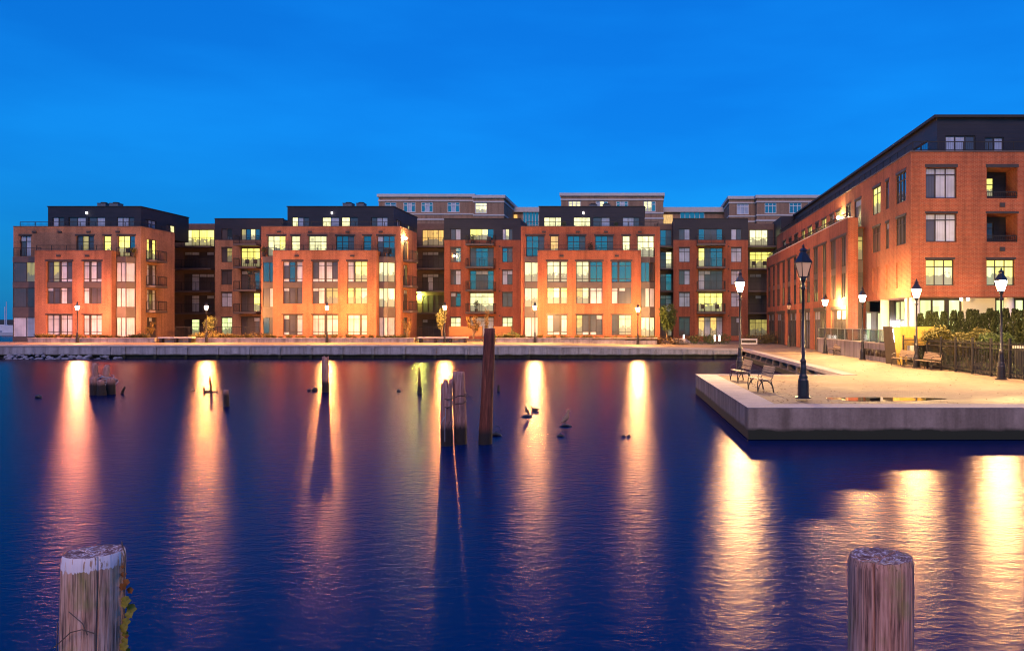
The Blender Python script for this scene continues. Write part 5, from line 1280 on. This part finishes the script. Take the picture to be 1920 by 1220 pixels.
# ------------------------------------------------------------------ ducks: one loft from tail to bill
def duck(label, px, py, kind, rz, sc=1., m='duck_feather'):
    d = (CZ - WZ) * FP / (py - HY); x = PX(px, d); t = thing('duck', label, 'duck', (x, d, WZ), 'ducks in the basin'); q = MB()
    if kind == 'float':
        pts = [(-.34, 0, .10), (-.27, 0, .10), (-.15, 0, .09), (0, 0, .07), (.13, 0, .09), (.19, 0, .15), (.20, 0, .22), (.215, 0, .27), (.25, 0, .275), (.30, 0, .265), (.36, 0, .255)]
        rad = [(.02, .012), (.06, .035), (.11, .085), (.13, .11), (.10, .09), (.06, .06), (.045, .045), (.055, .05), (.05, .048), (.025, .014), (.014, .006)]
    else:
        pts = [(-.22, 0, .10), (-.16, 0, .14), (-.07, 0, .21), (.0, 0, .28), (.06, 0, .36), (.08, 0, .44), (.08, 0, .50), (.095, 0, .54), (.13, 0, .545), (.18, 0, .535), (.22, 0, .525)]
        rad = [(.02, .012), (.05, .04), (.095, .09), (.11, .11), (.085, .08), (.045, .05), (.038, .04), (.05, .05), (.045, .042), (.02, .012), (.012, .006)]
        z0 = .06
        pts = [(a, b, c + z0) for a, b, c in pts]
    q.tube(pts, rad, 12); o = q.build('body', m, t, loc=(0, 0, 0), smooth=True)
    if kind != 'float':
        q = MB()
        for s in (-.05, .05): q.tube([(-.02, s, .22), (-.02, s, .06)], .012, 5); q.box((-.05, s - .03, .055), (.04, s + .03, .07))
        q.build('legs', 'amber_leaf', t, loc=(0, 0, 0))
        st = MB(); st.tube([(x - .2, d, WZ), (x - .07, d, WZ + .03), (x + .07, d, WZ + .03), (x + .19, d, WZ)], [(.03, .02), (.12, .035), (.12, .035), (.03, .02)], 8)
        tag(st.build('water_rock', 'wet_rock', loc=(x, d, WZ)), 'flat rock that ' + label.split(' on ')[0] + ' stands on', 'rock', 'small rocks breaking the water')
    t.rotation_euler = (0, 0, rz); t.scale = (sc,) * 3
    return t
duck('upright dark duck on a flat rock left of the floating one', 988, 781, 'stand', 2.6, .58)
duck('floating dark duck in the lamp reflection', 1003, 770, 'float', 3.0, .58)
duck('upright duck with pale breast on a flat rock', 1061, 799, 'stand', .7, .82, 'pale_feather')

# ------------------------------------------------------------------ riprap at the left of the quay wall
q = MB(); r = random.Random(12)
for k in range(330):
    x = r.uniform(-78, PX(232, QY)); f = r.random(); y = QY - .1 - 1.3 * f; z = .62 * (1 - f) + r.uniform(-.08, .08); s = r.uniform(.08, .24)
    if x > PX(150, QY): z -= .12
    rot = Matrix.Rotation(r.uniform(0, 6.28), 3, 'Z') @ Matrix.Rotation(r.uniform(-.5, .5), 3, 'X'); i0 = len(q.v)
    ph = [(0, 0, -1)] + [(math.cos(a), math.sin(a), -.35) for a in (.2, 1.4, 2.5, 3.8, 5.1)] + [(.8 * math.cos(a), .8 * math.sin(a), .4) for a in (.7, 2., 3.1, 4.4, 5.8)] + [(0, 0, .85)]
    for p in ph: q.v.append(Vector((x, y, z)) + rot @ (Vector((p[0] * 1.2, p[1], p[2] * .8)) * s * r.uniform(.8, 1.2)))
    F_ = [(0, 2, 1), (0, 3, 2), (0, 4, 3), (0, 5, 4), (0, 1, 5)] + [(1 + j, 1 + (j + 1) % 5, 6 + j) for j in range(5)] + [(1 + (j + 1) % 5, 6 + (j + 1) % 5, 6 + j) for j in range(5)] + [(11, 6 + j, 6 + (j + 1) % 5) for j in range(5)]
    for f_ in F_: q.f.append(tuple(i0 + j for j in f_)); q.m.append(1 if z < .12 else 0); q.uv.append(None)
tag(q.build('riprap', ['boulder', 'wet_rock']), kind='stuff')

# ------------------------------------------------------------------ moored boats beyond the left end of the quay
def boat(label, px, d, ln, mast, rz, motor=False):
    x = PX(px, d); t = thing('sailboat' if not motor else 'motor_boat', label, 'boat', (x, d, 0), 'boats moored far off at the left'); q = MB()
    pts = [(-.5, .9), (-.3, 1.), (0, 1.), (.3, .75), (.5, .08)]; W = ln * .15; i0 = 0; rings = []
    for f, wf in pts: rings.append([(f * ln, -W * wf, 1.1), (f * ln * .95, -W * wf * .6, -.1), (f * ln * .95, W * wf * .6, -.1), (f * ln, W * wf, 1.1)])
    for a, b in zip(rings, rings[1:]):
        for j in range(4): q.quad([a[j], a[(j + 1) % 4], b[(j + 1) % 4], b[j]])
    q.quad(rings[0]); q.build('hull', 'hull_white', t, loc=(0, 0, 0))
    q = MB(); q.box((-.25 * ln, -W * .6, 1.1), (.15 * ln, W * .6, 1.75 if not motor else 2.8)); q.build('cabin', 'hull_white', t, loc=(0, 0, 0))
    if not motor:
        q = MB(); q.tube([(.08 * ln, 0, 1.1), (.08 * ln, 0, mast)], .14, 6); q.tube([(.08 * ln, 0, 2.6), (-.38 * ln, 0, 2.6)], .16, 6)
        q.build('mast', 'hull_white', t, loc=(0, 0, 0))
    t.rotation_euler = (0, 0, rz)
boat('sailboat with the tallest mast at the left picture edge', 6, 265, 11, 10.5, .4); boat('sailboat with slim mast beside the leftmost block', 12.5, 250, 10, 8.5, 2.8); boat('sailboat half hidden by the leftmost block', 21, 255, 10, 8, .2)
boat('small white motor boat beside the leftmost block', 19, 205, 6, 0, .3, True); boat('white motor cruiser farthest off at the left picture edge', 2, 300, 12, 0, .1, True)

# ------------------------------------------------------------------ terrace furniture behind the glass rail
for i, (y, lab) in enumerate(((50.5, 'round bistro table on the terrace nearest to the yellow screen'), (54.5, 'round bistro table on the terrace before the lit glass'), (58.5, 'round bistro table on the terrace farthest from the yellow screen'))):
    t = thing('bistro_table', lab, 'table', (15.6, y, ZP + .3), 'bistro tables on the terrace')
    q = MB(); q.lathe((15.6, y, ZP + .3), [(.42, .72), (.42, .76)], 20); q.build('tabletop', 'pale_stone', t)
    q = MB(); q.lathe((15.6, y, ZP + .3), [(.25, .0), (.22, .03), (.04, .06), (.04, .718)], 12); q.build('leg', 'black_steel', t)
    for k, (dx, dy) in enumerate(((0, -.75), (0, .75))):
        px_, py_ = 15.6 + dx, y + dy; c = thing('terrace_chair', ('near' if k == 0 else 'far') + ' dark chair at the ' + lab.replace('round bistro ', ''), 'chair', (px_, py_, ZP + .3), 'chairs on the terrace')
        z = ZP + .3; s = 1 if k else -1
        q = MB(); q.box((px_ - .22, py_ - .22, z + .43), (px_ + .22, py_ + .22, z + .47)); q.build('seat', 'black_steel', c)
        q = MB(); q.box((px_ - .22, py_ + s * .2, z + .471), (px_ + .22, py_ + s * .24, z + .9)); q.build('backrest', 'black_steel', c)
        for ax in (-.2, .2):
            for ay in (-.2, .2): q = MB(); q.box((px_ + ax - .02, py_ + ay - .02, z), (px_ + ax + .02, py_ + ay + .02, z + .429)); q.build('leg', 'black_steel', c)

q = MB(); r = random.Random(41)
for k in range(420):
    y = 23.4 + 22 * r.random() ** 2.2; xx = r.uniform(4.0, 15.) if y < 36 else r.uniform(10.2, 14.2)
    if r.random() < .4: xx = 4.2 + r.random() ** 2 * 3; y = 23.5 + 9 * r.random()
    a = r.uniform(0, 6.28); s_ = r.uniform(.02, .045); z = ZP + .008
    q.quad([(xx + s_ * math.cos(a), y + s_ * math.sin(a), z), (xx - s_ * .6 * math.sin(a), y + s_ * .6 * math.cos(a), z + .012), (xx - s_ * math.cos(a), y - s_ * math.sin(a), z), (xx + s_ * .6 * math.sin(a), y - s_ * .6 * math.cos(a), z + .006)])
tag(q.build('fallen_leaves', 'ivy_red'), kind='stuff')

# ------------------------------------------------------------------ two weathered posts in the foreground, the left one with a vine
def post(label, px, ptop, mname, seed, lean, crack, rad):
    d = 4.0; x = PX(px, d); zt = PZ(ptop, d); H = 3.2; seg, rows_ = 320, 110; r = random.Random(seed)
    t = thing('mooring_post', label, 'mooring post', (x, d, zt - H), 'weathered posts at the near bank'); q = MB()
    for k in range(rows_ + 1):
        f = 1 - (1 - k / rows_) ** 1.7; z = H * f
        for j in range(seg):
            a = 2 * math.pi * j / seg; c_, s_ = math.cos(a), math.sin(a)
            rr = rad * (1 + .02 * noise.noise(Vector((c_ * 1.2, s_ * 1.2, z * .8 + seed))) + .012 * noise.noise(Vector((c_ * 6, s_ * 6, z * .6 + seed))) + .010 * noise.noise(Vector((c_ * 18, s_ * 18, z * 1.1 + seed))))
            for ca, wd, dp, zz0 in crack:
                da = (a - ca - .07 * noise.noise(Vector((z * 1.3, seed, ca))) + math.pi) % (2 * math.pi) - math.pi
                if z > zz0: rr -= dp * math.exp(-(da / wd) ** 2) * min(1, (z - zz0) * 3)
            e = max(0, (f - .985) / .015); rr *= 1 - .05 * e ** 2
            q.v.append(Vector((rr * c_ + lean * (z - H), rr * s_, z + .006 * noise.noise(Vector((c_ * 3, s_ * 3, seed))) * e)))
    for k in range(rows_):
        for j in range(seg):
            q.f.append((k * seg + j, k * seg + (j + 1) % seg, (k + 1) * seg + (j + 1) % seg, (k + 1) * seg + j)); q.m.append(0); q.uv.append(None)
    base = rows_ * seg; prev = base
    for i in range(1, 9):                                     # dished, cracked end grain
        f = 1 - i / 8.5; st = len(q.v)
        for j in range(seg):
            a = 2 * math.pi * j / seg; p = q.v[base + j]; dz = -.012 * (1 - f) - .006 * abs(noise.noise(Vector((math.cos(a) * 3 * f, math.sin(a) * 3 * f, seed * 3)))) - (.006 if noise.noise(Vector((math.cos(a) * 4, math.sin(a) * 4, seed))) > .45 else 0)
            q.v.append(Vector((p.x * f, p.y * f, p.z + dz)))
        for j in range(seg): q.f.append((prev + j, prev + (j + 1) % seg, st + (j + 1) % seg, st + j)); q.m.append(0); q.uv.append(None)
        prev = st
    q.f.append(tuple(prev + j for j in range(seg))); q.m.append(0); q.uv.append(None)
    q.build('shaft', mname, t, loc=(0, 0, 0), smooth=True)
    return t, x, d, zt, rad
bollardwood('post_wood_left', (.52, .28, .19), (.80, .50, .38), (.26, .25, .07), .105, .92, 3.2)  # pink lamplight from behind the camera worked into the wood colours
bollardwood('post_wood_right', (.48, .22, .15), (.74, .38, .28), (.36, .28, .09), .15, 1.0, 3.2)
pL = post('weathered post with white painted head and a vine, at the left', 177, 1033, 'post_wood_left', 3, .022, [(-.85, .02, .016, .4), (-1.75, .02, .006, 1.), (-2.3, .02, .005, .6), (-1.3, .02, .005, .8)], .136)
pR = post('weathered post with bare ringed head, at the right', 1651, 1041, 'post_wood_right', 9, .0, [(-2.05, .025, .018, .2), (-.75, .022, .010, .8), (-1.2, .02, .006, .5), (-1.6, .02, .006, 1.2)], .158)
t, x, d, zt, rad = pL
cx_, cy_ = .97, .22
vn = thing('ivy_vine', 'ivy with yellow and rust leaves climbing the left post', 'vine', (x + rad, d, zt - 1.))
q = MB(); r = random.Random(4); pts = []
for k in range(14):
    f = k / 13; e = rad + .016 - .02 * (1 - f) + .006 * math.sin(k * 1.3); pts.append((x + cx_ * e, d + cy_ * e - .02 + .015 * math.sin(k), zt - .95 + .93 * f))
q.tube(pts, .004, 5); q.tube([pts[-1], (pts[-1][0] - .012, pts[-1][1], zt + .015), (pts[-1][0] - .018, pts[-1][1], zt + .045)], .003, 5)
q.tube([(x - .13, d - .105, zt - .44), (x - .07, d - .152, zt - .40), (x + .0, d - .168, zt - .34), (x + .05, d - .160, zt - .33), (x + .10, d - .135, zt - .36)], .0028, 5)
q.tube([(x - .10, d - .132, zt - .6), (x - .08, d - .15, zt - .44), (x - .075, d - .150, zt - .3)], .0022, 5)
q.tube([(x - .01, d - .167, zt - .24), (x + .05, d - .158, zt - .30), (x + .07, d - .150, zt - .36)], .0022, 5)
q.build('stem', 'bark', vn)
def ivy(c, s, mi, q, ang, tilt):
    n = 14; c = Vector(c); P = []
    ax = Vector((math.cos(ang), tilt * .3, math.sin(ang))).normalized(); nx = Vector((.25, -1, tilt)).normalized(); bx_ = ax.cross(nx).normalized()
    for k in range(n):
        a = 2 * math.pi * k / n; rr = s * (.85 + .17 * math.cos(5 * a) * (1 if abs(a - math.pi) > .5 else .3) - .12 * math.cos(a))
        P.append(c + ax * (rr * math.cos(a)) + bx_ * (rr * .9 * math.sin(a)) + nx * (.12 * s * math.cos(2 * a)))
    for k in range(n): q.quad([c + nx * .003, P[k], P[(k + 1) % n]], mi)
LP = [(.075, .010, 0), (.118, .016, 0), (.155, .020, 0), (.175, .022, 0), (.205, .020, 0), (.245, .027, 1), (.262, .024, 1), (.30, .030, 1), (.325, .022, 1), (.355, .024, 1), (.385, .028, 1), (.42, .020, 1), (.45, .022, 1), (.475, .026, 1), (.51, .022, 1), (.55, .026, 1), (.60, .026, 1), (.65, .028, 1), (.43, .014, 0)]
for m_, mi in (('ivy_red', 0), ('ivy_yellow', 1)):
    for dz, s, k in LP:
        if k != mi: continue
        q = MB(); e = rad + .020 + .008 * min(1, dz * 3) - .02 * dz + r.uniform(-.008, .014); ivy((x + cx_ * e, d + cy_ * e - .02 + r.uniform(-.03, .02), zt - dz), s, 0, q, r.uniform(-2.2, -.6), r.uniform(-.4, .4)); q.build('leaf', m_, vn)
